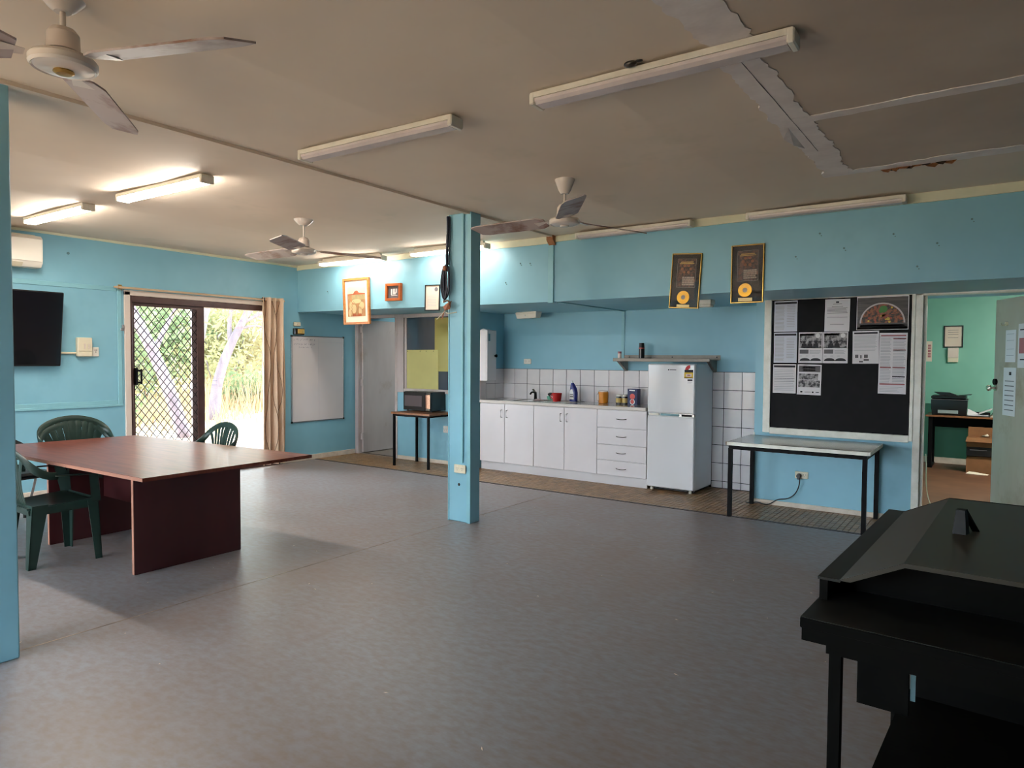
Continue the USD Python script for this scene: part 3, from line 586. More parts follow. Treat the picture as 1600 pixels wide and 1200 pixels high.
mm = MB()
for pts in ([(-.01, -.19), (.0, -.08), (-.06, .0)], [(.02, -.19), (.03, -.09), (.10, .0)], [(-.16, .06), (-.11, -.02), (-.07, -.08)], [(-.09, -.19), (-.08, -.12), (-.11, -.06)]):
    mm.add(sweep(smooth_path([(x, -.0203, z) for x, z in pts], 5), .004, .0006, 5, up=(0, 1, 0)))
obj('painted_stems', mm, 'art_green', p1); obj('painted_foreground', flat([(-.08, .09, -.20, -.165)], .019, .0205), 'art_rust', p1)
p2 = framed('small_picture', 'small square wooden framed picture in the middle of the left bulkhead', 'picture', -6.297, 2.343, .272, .222, .034, .045, 'wood_frame', YB, 1.0)
obj('backing', flat([(-.105, .105, -.08, .08)], .004, .02), 'slate_art', p2); obj('print', flat([(-.05, -.025, -.035, .04), (-.012, .018, -.03, .045), (.03, .056, -.01, .045), (-.045, .06, -.045, -.038), (.02, .035, -.03, .0)], .0198, .0215), 'art_white', p2)
p3 = framed('certificate', 'slim dark framed certificate hung low beside the middle pillar', 'certificate', -5.648, 2.243, .242, .315, .012, .02, 'black_plastic', YB, 1.6)
obj('sheet', flat([(-.112, .112, -.148, .148)], .004, .010), 'paper_cream', p3); obj('seal', MB().cyl((.06, -.0098, .10), (.06, -.0112, .10), .026, 20), 'ink_mid', p3)
obj('text_lines', flat([(-.08, .06, z, z+.005) for z in np.arange(-.10, .06, .02)], .0098, .0106), 'ink_faint', p3)

def award(label, cx, cz, w, h, tilt, lean, disc, seed):
    t = framed('gold_record', label, 'framed award', cx, cz, w, h, .011, .026, 'gold_frame', YB+.012, tilt, lean)
    obj('backing', flat([(-w/2+.01, w/2-.01, -h/2+.01, h/2-.01)], .004, .012), 'award_mat', t)
    a0, a1, z0, z1 = -w*.31, w*.32, -h*.12, h*.40
    obj('poster', flat([(a0, a1, z0, z1)], .0118, .0135), 'award_art', t)
    e = .0022; obj('poster_border', flat([(a0, a1, z1-e, z1), (a0, a1, z0, z0+e), (a0, a0+e, z0, z1), (a1-e, a1, z0, z1)], .013, .0145), 'silver_line', t)
    r = np.random.default_rng(seed); bl = MB()
    for z in np.arange(z0+.02, z0+.10, .017):
        x = a0+.055
        while x < a1-.02:
            ww = r.uniform(.015, .035); bl.box(x, min(x+ww, a1-.012), -.0145, -.013, z, z+.0125); x += ww+.0025
    obj('print_blocks', bl, 'award_text', t)
    st = MB()
    for k in range(6):
        an = k*math.pi/3; st.add(trimesh.creation.icosphere(1, .014).apply_scale([1, .12, 1]).apply_translation([.035*math.cos(an)*1.2, -.0135, z0+.175+.035*math.sin(an)]))
    obj('print_motif', st, 'copper_tape', t); obj('print_title', flat([(a0+.03, a1-.03, z1-.035, z1-.026), (a0+.02, a1-.02, z1-.048, z1-.04)], .013, .0145), 'gold_label', t)
    dx, dz = disc
    dd = obj('disc', MB().cyl((dx, -.012, dz), (dx, -.017, dz), .061, 40), 'gold_disc', t, label='gold record disc')
    obj('disc_label', MB().cyl((dx, -.0168, dz), (dx, -.0178, dz), .021, 24), 'silver_line', dd)
    obj('plaque', flat([(dx-.06, dx+.065, dz-.10, dz-.068)], .0118, .016), 'plate_gold', t)
    obj('glass', flat([(-w/2+.011, w/2-.011, -h/2+.011, h/2-.011)], .0195, .0215), 'picture_glass', t)
    return t
award('gold framed record award hung crooked, left of the two on the bulkhead', -2.443, 2.251, .293, .518, 3.6, 0, (-.012, -.155), 3)
award('gold framed record award hung straight, right of the two, near the notice board', -1.866, 2.279, .292, .522, .3, 0, (-.018, -.145), 4)

# ------------------------------------------------------------------ cable bundle on the pillar
cb = thing('cable_bundle', 'hank of dark cable hung on the middle pillar with taped ends', 'cable', (-4.14, 4.79, 0))
m1 = MB(); m1.tube(smooth_path([(-.01, 0, 2.80), (-.005, -.01, 2.6), (-.01, -.012, 2.42), (.0, -.02, 2.36)], 8), .013)
m1.tube(smooth_path([(.012, 0, 2.80), (.02, -.01, 2.55), (.008, -.01, 2.36)], 8), .006); obj('lead', m1, 'navy_cable', cb)
lo = MB()
for k in range(11):
    w_ = .006 + .0032*k; ox = (k % 4 - 1.5)*.006; oy = -.03 - (k % 3)*.011; bt = 2.045 + .012*(k % 4); tp = 2.36 - .008*(k % 3)
    P = [(ox, oy, tp), (ox+w_, oy, tp-.09), (ox+w_*1.05, oy, (tp+bt)/2), (ox+w_*.7, oy, bt+.04), (ox, oy, bt), (ox-w_*.8, oy, bt+.05), (ox-w_*1.15, oy, (tp+bt)/2), (ox-w_*.9, oy, tp-.08), (ox, oy, tp)]
    lo.tube(smooth_path(P, 6), .0068)
obj('coils', lo, 'navy_cable', cb); obj('tie', MB().box(-.02, .02, -.07, -.005, 2.30, 2.345, r=.008), 'copper_tape', cb)
obj('hook', MB().tube(smooth_path([(-.02, -.02, 2.06), (-.01, -.05, 2.02), (.02, -.05, 2.03), (.03, -.02, 2.0)], 6), .008), 'chrome', cb)
obj('tape_wad', MB().add(hull([(-.02, -.02, 2.0), (.05, -.015, 2.03), (.055, -.06, 2.015), (-.02, -.055, 1.975), (.0, -.05, 1.94), (.045, -.03, 1.955)])).add(hull([(-.01, -.04, 1.95), (.01, -.055, 1.955), (-.045, -.05, 1.86), (-.03, -.045, 1.87), (-.01, -.06, 1.93)])), 'copper_tape', cb, label='wad of brown tape and paper')
obj('loose_end', MB().tube(smooth_path([(.0, -.04, 1.93), (.03, -.045, 1.915), (.07, -.02, 1.92), (.10, .0, 1.925)], 6), .004).tube(smooth_path([(.0, -.05, 1.94), (-.05, -.06, 1.89), (-.10, -.05, 1.865)], 6), .004), 'aged_plastic', cb)

def outlet(label, loc, w, h, axis='y', m='aged_plastic', slots='ink_mid'):
    t = thing('power_outlet', label, 'power outlet', loc)
    obj('plate', B(-w/2, w/2, -.012, 0, -h/2, h/2, r=.004), m, t)
    s = MB()
    for cx in (-w*.22, w*.22): s.box(cx-.010, cx-.007, -.0128, -.011, .0, .012).box(cx+.007, cx+.010, -.0128, -.011, .0, .012).box(cx-.0015, cx+.0015, -.0128, -.011, -.016, -.006)
    obj('socket_slots', s, slots, t); 
    for cx in (-w*.22, w*.22): obj('rocker', B(cx-.006, cx+.006, -.015, -.011, h*.22, h*.40), m, t)
    return t
outlet('double power outlet at the foot of the middle pillar', (-4.003, 4.803, .492), .135, .078)
outlet('pale power outlet on the kitchen wall above the tiles', (-5.382, YK, 1.47), .122, .072, m='white_plastic')
op = outlet('cream power outlet with a black plug under the grey laminate table', (-1.608, Y0, .342), .128, .072)
outlet('power outlet low on the aqua wall behind the microwave table', (-6.375, Y0, .50), .09, .10, m='white_plastic')
cord = thing('extension_cord', 'dark power cord hanging from the outlet under the grey table to the floor', 'cord', (-1.63, Y0-.012, 0))
obj('plug', MB().cyl((0, -.005, .337), (0, -.05, .337), .024, 18, .018).box(-.012, .014, -.045, -.02, .30, .33, r=.005), 'black_plastic', cord)
obj('flex', MB().tube(smooth_path([(.012, -.035, .31), (.012, -.05, .25), (-.03, -.05, .15), (-.12, -.04, .09), (-.20, -.035, .07), (-.25, -.04, .035), (-.30, -.05, .012), (-.36, -.06, .02), (-.40, -.06, .025), (-.46, -.05, .008), (-.52, -.04, .008)], 6), .0055), 'dark_wire', cord)
# ------------------------------------------------------------------ tables
tb_ = thing('meeting_table', 'large dark red wooden meeting table with slab legs', 'table', (0, 0, 0))
quad = [(-4.32, 2.106), (-4.357, 3.420), (-6.777, 3.245), (-6.89, 2.012)]
top = prism(quad, 'z', .721, .745); obj('tabletop', top, 'mahogany', tb_, False)
ed = MB()
for k in range(4):
    (a, b), (c, e) = quad[k], quad[(k+1) % 4]; dv = np.array([c-a, e-b]); dv /= np.linalg.norm(dv); nv = np.array([dv[1], -dv[0]])*.0025
    ed.add(hull([(a, b, .7215), (c, e, .7215), (a, b, .743), (c, e, .743), (a-nv[0]*-1, b+nv[1], .7215), (c+nv[0], e+nv[1], .7215), (a+nv[0], b+nv[1], .743), (c+nv[0], e+nv[1], .743)])) if k == 3 else None
obj('edge_band', ed, 'mahogany_edge', tb_, label='paler worn edging strip')
def slab(x, y0, y1):
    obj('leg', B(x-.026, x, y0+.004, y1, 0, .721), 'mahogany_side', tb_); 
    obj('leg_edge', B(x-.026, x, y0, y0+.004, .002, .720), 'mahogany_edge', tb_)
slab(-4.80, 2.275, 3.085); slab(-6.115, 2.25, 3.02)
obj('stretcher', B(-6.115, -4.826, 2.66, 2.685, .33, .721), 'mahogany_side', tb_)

mt = thing('microwave_table', 'small wood topped table with thin dark legs under the microwave', 'table', (-6.56, 7.03, 0))
obj('tabletop', B(-.365, .365, -.245, .265, .727, .755, r=.003), 'table_wood', mt)
for x in (-.325, .32):
    for y in (-.215, .24): obj('leg', B(x-.014, x+.014, y-.014, y+.014, 0, .70), 'black_metal', mt)
obj('apron', MB().box(-.34, .335, -.229, -.201, .70, .727).box(-.34, .335, .226, .254, .70, .727).box(-.339, -.311, -.2, .225, .70, .727).box(.306, .334, -.2, .225, .70, .727), 'black_metal', mt)
nt = thing('laminate_table', 'grey laminate table with black steel legs beneath the notice board', 'table', (0, 0, 0))
obj('tabletop', B(-2.115, -.885, 6.50, 7.29, .690, .724, r=.003), 'grey_laminate', nt)
obj('front_edging', B(-2.105, -.885, 6.494, 6.501, .692, .7235), 'white_frame', nt, label='white edging strip'); obj('side_edging', B(-.886, -.879, 6.50, 7.28, .692, .7235), 'white_frame', nt)
obj('chipped_corner', B(-2.121, -2.112, 6.505, 6.62, .694, .722), 'chipboard', nt, label='bare brown chipped corner')
for x in (-2.085, -.925):
    for y in (6.545, 7.265): obj('leg', B(x-.018, x+.018, y-.018, y+.018, 0, .66), 'black_metal', nt)
obj('apron', MB().box(-2.10, -.907, 6.53, 6.56, .652, .690).box(-2.10, -.907, 7.25, 7.28, .652, .690).box(-2.103, -2.068, 6.56, 7.25, .652, .690).box(-.942, -.907, 6.56, 7.25, .652, .690), 'black_metal', nt)

# ------------------------------------------------------------------ chairs
def green_chair(label, loc, rz):
    t = thing('plastic_chair', label, 'chair', loc, (0, 0, rz), group='green plastic armchairs')
    half = [(.285, -.06, .655), (.30, -.15, .675), (.292, -.215, .725), (.245, -.262, .795), (.15, -.288, .845), (.06, -.297, .864), (0, -.30, .867)]
    path = half + [(-x, y, z) for x, y, z in half[-2::-1]]
    hp = smooth_path(path, 6)
    obj('back_frame', sweep(hp, .010, .028, 10, up=(0, -.25, .97)), 'green_plastic', t)
    for i in range(-4, 5):
        tx = i*.058; j = np.argmin(np.abs(hp[:, 0] - tx) + (hp[:, 2] < .72)*9 + 0); tp = hp[j]
        w = .021 if i else .030
        obj('slat', sweep(smooth_path([(i*.027, -.195, .44), (i*.036, -.235, .58), (tx*.86, -.27+abs(i)*.003, tp[2]-.10), (tp[0], tp[1]+.004, tp[2]-.012)], 4), w, .004, 6, up=(0, 1, .2), scale=np.linspace(.8, 1.1, 13)), 'green_plastic', t)
    # seat, dished
    n = 13; us = np.linspace(-1, 1, n); V, f = [], []
    for s_ in (0, 1):
        for a in us:
            for b in us:
                w = .235 + .02*(b); V.append((a*w*(1-.10*max(0, abs(b)-.7)), b*.225, .445 - .018*(1-a*a)*(1-b*b) - (.035 if b > .98 else 0) - .014*s_ + .01*b))
    for i in range(n-1):
        for j in range(n-1):
            a = i*n+j; f += [(a, a+n, a+n+1), (a, a+n+1, a+1)]; q = a+n*n; f += [(q, q+n+1, q+n), (q, q+1, q+n+1)]
    rim = [(i, i+1) for i in range(n-1)] + [(n*(n-1)+i+1, n*(n-1)+i) for i in range(n-1)] + [((i+1)*n, i*n) for i in range(n-1)] + [(i*n+n-1, (i+1)*n+n-1) for i in range(n-1)]
    for a, b in rim: f += [(a, b, b+n*n), (a, b+n*n, a+n*n)]
    m = trimesh.Trimesh(np.array(V), f, process=False); m.fix_normals(); obj('seat', m, 'green_plastic', t, 50)
    obj('apron', MB().add(sweep([(-.235, .215, .425), (.235, .215, .425)], .006, .035, 6)).add(sweep([(.235, .215, .415), (.225, -.20, .405)], .006, .03, 6)).add(sweep([(-.235, .215, .415), (-.225, -.20, .405)], .006, .03, 6)).add(sweep([(-.21, -.21, .41), (.21, -.21, .41)], .006, .03, 6)), 'green_plastic', t)
    for s in (-1, 1):
        def leg(a, b, wa, wb):
            # an angle-section leg: two tapered plates
            (ax, ay, az), (bx, by, bz) = a, b; mb = MB(); sy = 1 if ay > 0 else -1
            mb.add(hull([(ax, ay, az), (ax, ay-sy*.008, az), (ax-s*wa, ay, az), (ax-s*wa, ay-sy*.008, az), (bx, by, bz), (bx, by-sy*.008, bz), (bx-s*wb, by, bz), (bx-s*wb, by-sy*.008, bz)]))
            mb.add(hull([(ax, ay, az), (ax-s*.008, ay, az), (ax, ay-sy*wa, az), (ax-s*.008, ay-sy*wa, az), (bx, by, bz), (bx-s*.008, by, bz), (bx, by-sy*wb, bz), (bx-s*.008, by-sy*wb, bz)])); return mb
        obj('leg', leg((s*.245, .225, .45), (s*.272, .235, 0), .075, .045), 'green_plastic', t)
        obj('leg', leg((s*.235, -.20, .45), (s*.215, -.225, 0), .10, .048), 'green_plastic', t)
        obj('arm', sweep(smooth_path([(s*.287, -.075, .657), (s*.305, .02, .652), (s*.305, .13, .648), (s*.285, .20, .635), (s*.268, .225, .60)], 5), .026, .006, 8), 'green_plastic', t)
        obj('arm_post', hull([(s*.30, .20, .635), (s*.255, .225, .635), (s*.30, .14, .64), (s*.262, .235, .43), (s*.225, .23, .43), (s*.262, .17, .43)]), 'green_plastic', t)
    return t
ch = green_chair('green plastic armchair pulled up at the near side of the table beside the left pillar', (-5.70, 2.11, 0), 0)
dup(ch, 'green plastic armchair at the table end by the left wall, lower of stacked pair', (-6.765, 2.80, 0), -90)
dup(ch, 'green plastic armchair stacked on top of another at the table end by the left wall', (-6.775, 2.79, .055), -91.5)
dup(ch, 'green plastic armchair behind the table in front of the open glass door', (-5.93, 3.37, 0), 176)
bc = thing('visitor_chair', 'black padded chair with chrome frame at the left end of the table', 'chair', (-7.05, 2.32, 0), (0, 0, -80))
obj('backrest', hull([(x, y, z) for x, y, z in ((-.20, -.20, .56), (.20, -.20, .56), (-.20, -.165, .56), (.20, -.165, .56), (-.21, -.25, .70), (.21, -.25, .70), (-.12, -.255, .755), (.12, -.255, .755), (-.12, -.225, .755), (.12, -.225, .755), (-.21, -.215, .70), (.21, -.215, .70))]), 'black_vinyl', bc)
obj('seat', B(-.22, .22, -.20, .23, .43, .485, r=.02), 'black_vinyl', bc)
for s in (-1, 1):
    obj('leg', MB().tube(smooth_path([(s*.225, .20, .44), (s*.235, .26, .2), (s*.235, .30, .02)], 5), .011), 'chrome', bc); obj('leg', MB().tube(smooth_path([(s*.225, -.05, .43), (s*.235, -.15, .22), (s*.235, -.26, .02)], 5), .011), 'chrome', bc)
    obj('back_stile', MB().tube(smooth_path([(s*.215, -.10, .43), (s*.215, -.19, .52), (s*.20, -.225, .66)], 5), .010), 'chrome', bc)
    for y in (.30, -.26): obj('foot', MB().cyl((s*.235, y, 0), (s*.235, y, .035), .014, 12), 'black_plastic', bc)
# ------------------------------------------------------------------ kitchen
GB = 'white base cabinets under the bench'
def cabinet(label, x0, xm, x1, gap=.003):
    t = thing('base_cabinet', label, 'cabinet', ((x0+x1)/2, 7.34, 0)); c = (x0+x1)/2; a, b, m_ = x0-c, x1-c, xm-c
    obj('carcass', B(a, b, .0, .55, .115, .905), 'laminate_white', t); obj('kickboard', B(a, b, .02, .036, 0, .112), 'kick', t)
    for (p, q, hs) in ((a, m_, 1), (m_, b, -1)):
        dr = obj('door', B(p+gap, q-gap, -.018, -.0005, .118, .902, r=.002), 'laminate_white', t)
        hx_ = (m_ - .045) if hs > 0 else (m_ + .045)
        obj('handle', MB().tube([(hx_, -.018, .725), (hx_, -.045, .727), (hx_, -.045, .822), (hx_, -.018, .824)], .005), 'wire_steel', dr)
    return t
cabinet('white two-door cabinet under the sink end of the bench', -5.76, -5.343, -4.879)
cabinet('white two-door cabinet in the middle of the bench, next to the drawers', -4.879, -4.419, -3.954)
du = thing('drawer_unit', 'white unit of four drawers beside the fridge', 'drawer unit', (-3.63, 7.34, 0))
obj('carcass', B(-.324, .318, 0, .55, .115, .905), 'laminate_white', du); obj('kickboard', B(-.324, .318, .02, .036, 0, .112), 'kick', du)
for z0, z1, o in ((.692, .902, -.001), (.490, .686, .003), (.300, .485, -.003), (.118, .293, .002)):
    dr = obj('drawer', B(-.321, .322, -.020+o, -.001, z0, z1, r=.002), 'laminate_white', du); zc = (z0+z1)/2
    obj('handle', MB().tube(smooth_path([(-.064, -.018, zc+.002), (-.05, -.036, zc), (0, -.042, zc-.003), (.05, -.036, zc), (.064, -.018, zc+.002)], 5), .0045), 'wire_steel', dr)
wk = thing('worktop', 'grey kitchen worktop with pale front edge along the tiles', 'worktop', (0, 0, 0))
obj('slab', B(-5.786, -3.312, 7.325, YK-.012, .908, .948), 'benchtop', wk, False); obj('front_edge', B(-5.79, -3.312, 7.305, 7.326, .908, .9475, r=.005), 'benchtop_edge', wk)
sk = thing('sink', 'stainless steel sink with drainer set in the worktop', 'sink', (-4.92, 7.60, .948))
def tray(x0, x1, y0, y1, d, w=.006):
    m = MB(); m.box(x0, x1, y0, y1, -d-w, -d); m.box(x0-w, x0, y0-w, y1+w, -d-w, .003); m.box(x1, x1+w, y0-w, y1+w, -d-w, .003); m.box(x0-w, x1+w, y0-w, y0, -d-w, .003); m.box(x0-w, x1+w, y1, y1+w, -d-w, .003); return m
obj('bowl', tray(-.36, .02, -.17, .16, .03), 'steel', sk); obj('drainer', MB().box(.06, .50, -.22, .24, .0005, .004).box(-.52, -.37, -.22, .24, .0005, .004).box(-.37, .06, .167, .24, .0005, .004).box(-.37, .06, -.22, -.177, .0005, .004), 'steel', sk)
rd = MB()
for k in range(6): rd.box(.10, .46, -.16+k*.06, -.15+k*.06, .004, .007)
obj('drain_ribs', rd, 'steel', sk)
tp = thing('tap', 'dark mixer tap with a chrome top at the sink', 'tap', (-5.17, 7.80, .952))
obj('column', MB().cyl((0, 0, 0), (0, 0, .10), .022, 18, .018), 'black_metal', tp); obj('spout', MB().tube(smooth_path([(0, 0, .075), (.01, -.06, .10), (.01, -.12, .095), (.01, -.14, .075)], 5), .012), 'black_metal', tp); obj('lever', MB().add(hull([(-.02, .01, .10), (.02, .01, .10), (-.02, -.02, .10), (.02, -.02, .10), (-.035, -.03, .14), (-.005, -.03, .145), (-.03, .0, .135)])), 'chrome', tp)
br = thing('dish_brush', 'black and green dish brush leaning on the sink', 'brush', (-4.90, 7.72, .955))
obj('handle', MB().add(sweep(smooth_path([(.10, .02, .0), (.085, .02, .045), (.045, .02, .078), (.0, .02, .082), (-.02, .02, .07)], 5), .015, .018, 10)), 'black_plastic', br); obj('bristles', MB().add(hull([(-.02, 0, .005), (.03, 0, .005), (-.02, .04, .005), (.03, .04, .005), (-.035, 0, .05), (.0, 0, .06), (-.035, .04, .05), (.0, .04, .06)])), 'teal_plastic', br)
single('dish_cloth', hull([(-5.10, 7.60, .953), (-4.98, 7.58, .953), (-4.96, 7.70, .953), (-5.08, 7.72, .953), (-5.04, 7.66, .975), (-4.98, 7.66, .968)]), 'pink_cloth', 'pinkish dish cloth between the tap and the brush', 'cloth')
cp = thing('red_cup', 'red plastic cup on the drainer', 'cup', (-4.70, 7.60, .952))
obj('body', lathe([(0, 0), (.050, 0), (.053, .004), (.066, .11), (.062, .11), (.049, .006), (0, .006)], 28), 'red_plastic', cp); obj('handle', MB().tube(smooth_path([(-.055, 0, .09), (-.085, 0, .085), (-.085, 0, .045), (-.052, 0, .03)], 5), .006), 'red_plastic', cp)
bt = thing('cleaner_bottle', 'dark blue cleaner bottle with white label and angled neck', 'bottle', (-4.52, 7.72, .952))
def loft(secs, n=20):
    V = []; f = []; t = np.arange(n)*2*np.pi/n
    for (cx, cy, z, rx, ry) in secs: V.append(np.c_[cx+rx*np.cos(t), cy+ry*np.sin(t), 0*t+z])
    V = np.vstack(V); 
    for i in range(len(secs)-1):
        for j in range(n): a, b, c, d_ = i*n+j, i*n+(j+1) % n, (i+1)*n+(j+1) % n, (i+1)*n+j; f += [(a, b, c), (a, c, d_)]
    k0, k1 = len(V), len(V)+1; V = np.vstack([V, [secs[0][:3]], [secs[-1][:3]]]); e = (len(secs)-1)*n
    for j in range(n): f += [(k0, (j+1) % n, j), (k1, e+j, e+(j+1) % n)]
    m = trimesh.Trimesh(V, f, process=False); m.fix_normals(); return m
obj('body', loft([(0, 0, 0, .055, .034), (0, 0, .004, .058, .036), (.003, 0, .12, .056, .036), (.0, 0, .17, .048, .033), (-.012, 0, .22, .030, .024), (-.018, 0, .245, .018, .016)]), 'blue_plastic', bt)
obj('nozzle', loft([(-.018, 0, .243, .015, .014), (-.022, 0, .262, .013, .012), (-.03, 0, .272, .008, .008)]), 'label_white', bt); obj('label', loft([(-.008, -.004, .03, .050, .0365), (-.008, -.004, .115, .048, .0365), (-.01, -.004, .16, .026, .033)]), 'label_white', bt)
obj('label_print', MB().box(-.03, .016, -.0425, -.039, .06, .075).box(-.03, .012, -.0425, -.039, .09, .10), 'ink_mid', bt)
jg = thing('juice_jug', 'clear jug of orange drink with a white label', 'jug', (-4.085, 7.72, .949))
obj('body', lathe([(0, 0), (.055, 0), (.06, .006), (.064, .14), (.060, .145), (0, .145)], 24), 'orange_juice', jg); obj('label', B(-.066, -.03, -.06, .02, .03, .125, r=.01), 'clear_plastic', jg); obj('lid', MB().cyl((0, 0, .145), (0, 0, .157), .058, 22), 'clear_plastic', jg)
for k, (x, lb) in enumerate(((-3.865, 'glass jar with gold label, left of the two by the navy box'), (-3.785, 'glass jar with gold label touching the navy box'))):
    jr = thing('jar', lb, 'jar', (x, 7.72+.01*k, .949))
    obj('glass', lathe([(0, 0), (.034, 0), (.037, .006), (.037, .085), (.03, .098), (0, .098)], 22), 'jar_dark', jr); obj('label', lathe([(.0375, .018), (.0385, .018), (.0385, .075), (.0375, .075)], 22), 'gold_label', jr); obj('lid', MB().cyl((0, 0, .096), (0, 0, .118), .034, 22), 'white_plastic', jr)
bx = thing('carton', 'navy blue carton with a coral circle on the bench by the fridge', 'carton', (-3.665, 7.73, .949), (0, 0, -8))
obj('box', B(-.072, .072, -.035, .035, 0, .195, r=.002), 'navy_box', bx); obj('print_title', B(-.045, .035, -.0362, -.0345, .168, .185), 'label_white', bx); obj('print_circle', MB().cyl((0, -.0345, .10), (0, -.0364, .10), .037, 28), 'coral_print', bx); pw = obj('print_bowl', MB().cyl((0, -.0345, .035), (0, -.0364, .035), .036, 24), 'label_white', bx); obj('print_soup', MB().cyl((0, -.036, .037), (0, -.0372, .037), .026, 24), 'coral_print', pw)
# wall shelf and what stands on it
sh = thing('steel_shelf', 'stainless steel wall shelf above the fridge', 'shelf', (0, 0, 0))
obj('shelf_tray', MB().box(-3.90, -2.68, 7.62, YK, 1.50, 1.504).box(-3.90, -2.68, 7.612, 7.622, 1.482, 1.522, r=.003), 'shelf_steel', sh); obj('upstand', B(-3.90, -2.66, YK-.008, YK, 1.504, 1.56), 'shelf_steel', sh)
for x in (-3.86, -2.72): obj('bracket', prism([(7.64, 1.50), (YK, 1.50), (YK, 1.36), (7.90, 1.36)], 'x', x-.018, x+.018), 'shelf_steel', sh)
for x in (-3.82, -3.25, -2.70): obj('screw', MB().cyl((x, YK-.008, 1.537), (x, YK-.012, 1.537), .008, 10), 'ink_dark', sh)
sc = thing('spray_can', 'tall black spray can on the steel shelf', 'spray can', (-3.585, 7.76, 1.504))
obj('can', MB().cyl((0, 0, 0), (0, 0, .155), .035, 24), 'black_plastic', sc); obj('band', lathe([(.0352, .135), (.0358, .135), (.0358, .147), (.0352, .147)], 24), 'coral_print', sc); obj('stripe', B(-.003, .003, -.036, -.034, .02, .13), 'silver_line', sc); obj('cap', MB().cyl((0, 0, .155), (0, 0, .205), .034, 24, .030), 'black_plastic', sc)
sj = thing('spice_shaker', 'little white shaker with a dark red lid on the left end of the shelf', 'shaker', (-3.872, 7.74, 1.504))
obj('body', MB().cyl((0, 0, 0), (0, 0, .075), .024, 18), 'clear_plastic', sj); obj('lid', MB().cyl((0, 0, .075), (0, 0, .10), .023, 18), 'ink_rose', sj)
single('lid_dish', MB().cyl((-3.50, 7.75, 1.504), (-3.50, 7.75, 1.53), .045, 20), 'black_plastic', 'low black lid next to the spray can on the shelf', 'lid')
single('tray_dish', MB().box(-3.80, -3.66, 7.72, 7.86, 1.504, 1.525, r=.004), 'white_plastic', 'low pale dish between shaker and spray can on the shelf', 'dish')
# fridge
fg = thing('fridge', 'white two-door fridge freezer at the end of the bench', 'fridge', (-3.016, 7.31, 0))
obj('cabinet', B(-.278, .278, .058, .585, .035, 1.458, r=.006), 'white_enamel', fg)
fd = obj('freezer_door', B(-.28, .28, 0, .054, .898, 1.456, r=.012), 'white_enamel', fg); dd = obj('fridge_door', B(-.28, .28, 0, .054, .045, .868, r=.010), 'white_enamel', fg)
obj('handle_strip', MB().box(-.272, .272, .012, .05, .868, .898), 'steel', fg); obj('grip', B(-.12, .10, .001, .03, .870, .893, r=.004), 'gas_green', fg); obj('grip', B(.13, .25, .0, .03, .872, .892, r=.004), 'black_metal', fg); obj('grip', B(-.26, -.14, .0, .03, .872, .892, r=.004), 'white_plastic', fg)
for x in (-.24, .22): obj('foot', MB().cyl((x, .07, 0), (x, .07, .036), .018, 14), 'white_plastic', fg)
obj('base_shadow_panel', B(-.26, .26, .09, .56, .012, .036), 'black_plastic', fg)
obj('logo_mark', MB().box(-.035, -.020, -.0012, .001, 1.385, 1.399).box(-.012, .062, -.0012, .001, 1.388, 1.396), 'ink_dark', fd)
el = MB(); 
tt = np.linspace(math.pi/2, math.pi, 14); arc = np.r_[np.c_[.225+.058*np.cos(tt), 1.394+.052*np.sin(tt)], np.c_[.225+.02*np.cos(tt[::-1]), 1.394+.016*np.sin(tt[::-1])]]
obj('energy_rating_arc', prism(arc, 'y', -.0014, .001), 'energy_red', fd); obj('energy_label_band', B(.16, .258, -.0014, .001, 1.365, 1.394), 'ink_dark', fd)
obj('energy_label', B(.158, .258, -.0012, .001, 1.305, 1.365), 'energy_yellow', fd); obj('energy_label_figure', B(.176, .242, -.0022, -.001, 1.318, 1.348), 'paper_cream', fd); obj('label_text', MB().box(.194, .226, -.003, -.002, 1.327, 1.340), 'ink_rose', fd)
obj('label_rule', B(.158, .258, -.0022, .001, 1.299, 1.306), 'ink_dark', fd); obj('sticker_bar', B(.196, .252, -.0014, .001, 1.270, 1.288), 'ink_dark', fd); obj('sticker_text', MB().box(.196, .248, -.0014, .001, 1.255, 1.260).box(.196, .24, -.0014, .001, 1.243, 1.247), 'ink_faint', fd)
# white cupboard on the partition, soffit light
wc = thing('wall_cupboard', 'white wall cupboard with a dark knob just right of the middle pillar', 'cupboard', (-5.8, 7.44, 1.205))
obj('body', B(0, .13, -.10, .105, 0, .69, r=.003), 'laminate_white', wc); cd_ = obj('door', B(.131, .148, -.10, .105, .003, .687, r=.003), 'laminate_white', wc); obj('knob', MB().add(lathe([(0, 0), (.012, 0), (.010, .015), (.022, .022), (.022, .032), (0, .036)], 18).apply_transform(trimesh.transformations.rotation_matrix(math.pi/2, [0, 1, 0])).apply_translation([.148, .07, .34])), 'black_metal', cd_)
obj('sticker', B(.1475, .149, -.075, -.035, .54, .64), 'gas_green', cd_); single('folded_paper', hull([(-5.78, 7.35, 1.896), (-5.68, 7.35, 1.896), (-5.78, 7.50, 1.896), (-5.68, 7.49, 1.896), (-5.74, 7.36, 1.915), (-5.70, 7.43, 1.908)]), 'paper', 'folded white paper on top of the wall cupboard', 'paper')
sl = thing('soffit_light', 'boxy white soffit light over the sink, unlit', 'ceiling light', (-5.20, 7.66, SOF(-5.2)), (0, 0, -14))
obj('base', B(-.21, .21, -.055, .055, -.03, 0, r=.006), 'white_plastic', sl); obj('lens', hull([(-.205, -.05, -.03), (.205, -.05, -.03), (-.205, .05, -.03), (.205, .05, -.03), (-.19, -.04, -.085), (.19, -.04, -.085), (-.19, .04, -.085), (.19, .04, -.085)]), 'white_plastic', sl); obj('indicator', MB().cyl((-.02, -.047, -.05), (-.02, -.055, -.05), .012, 12), 'label_white', sl)
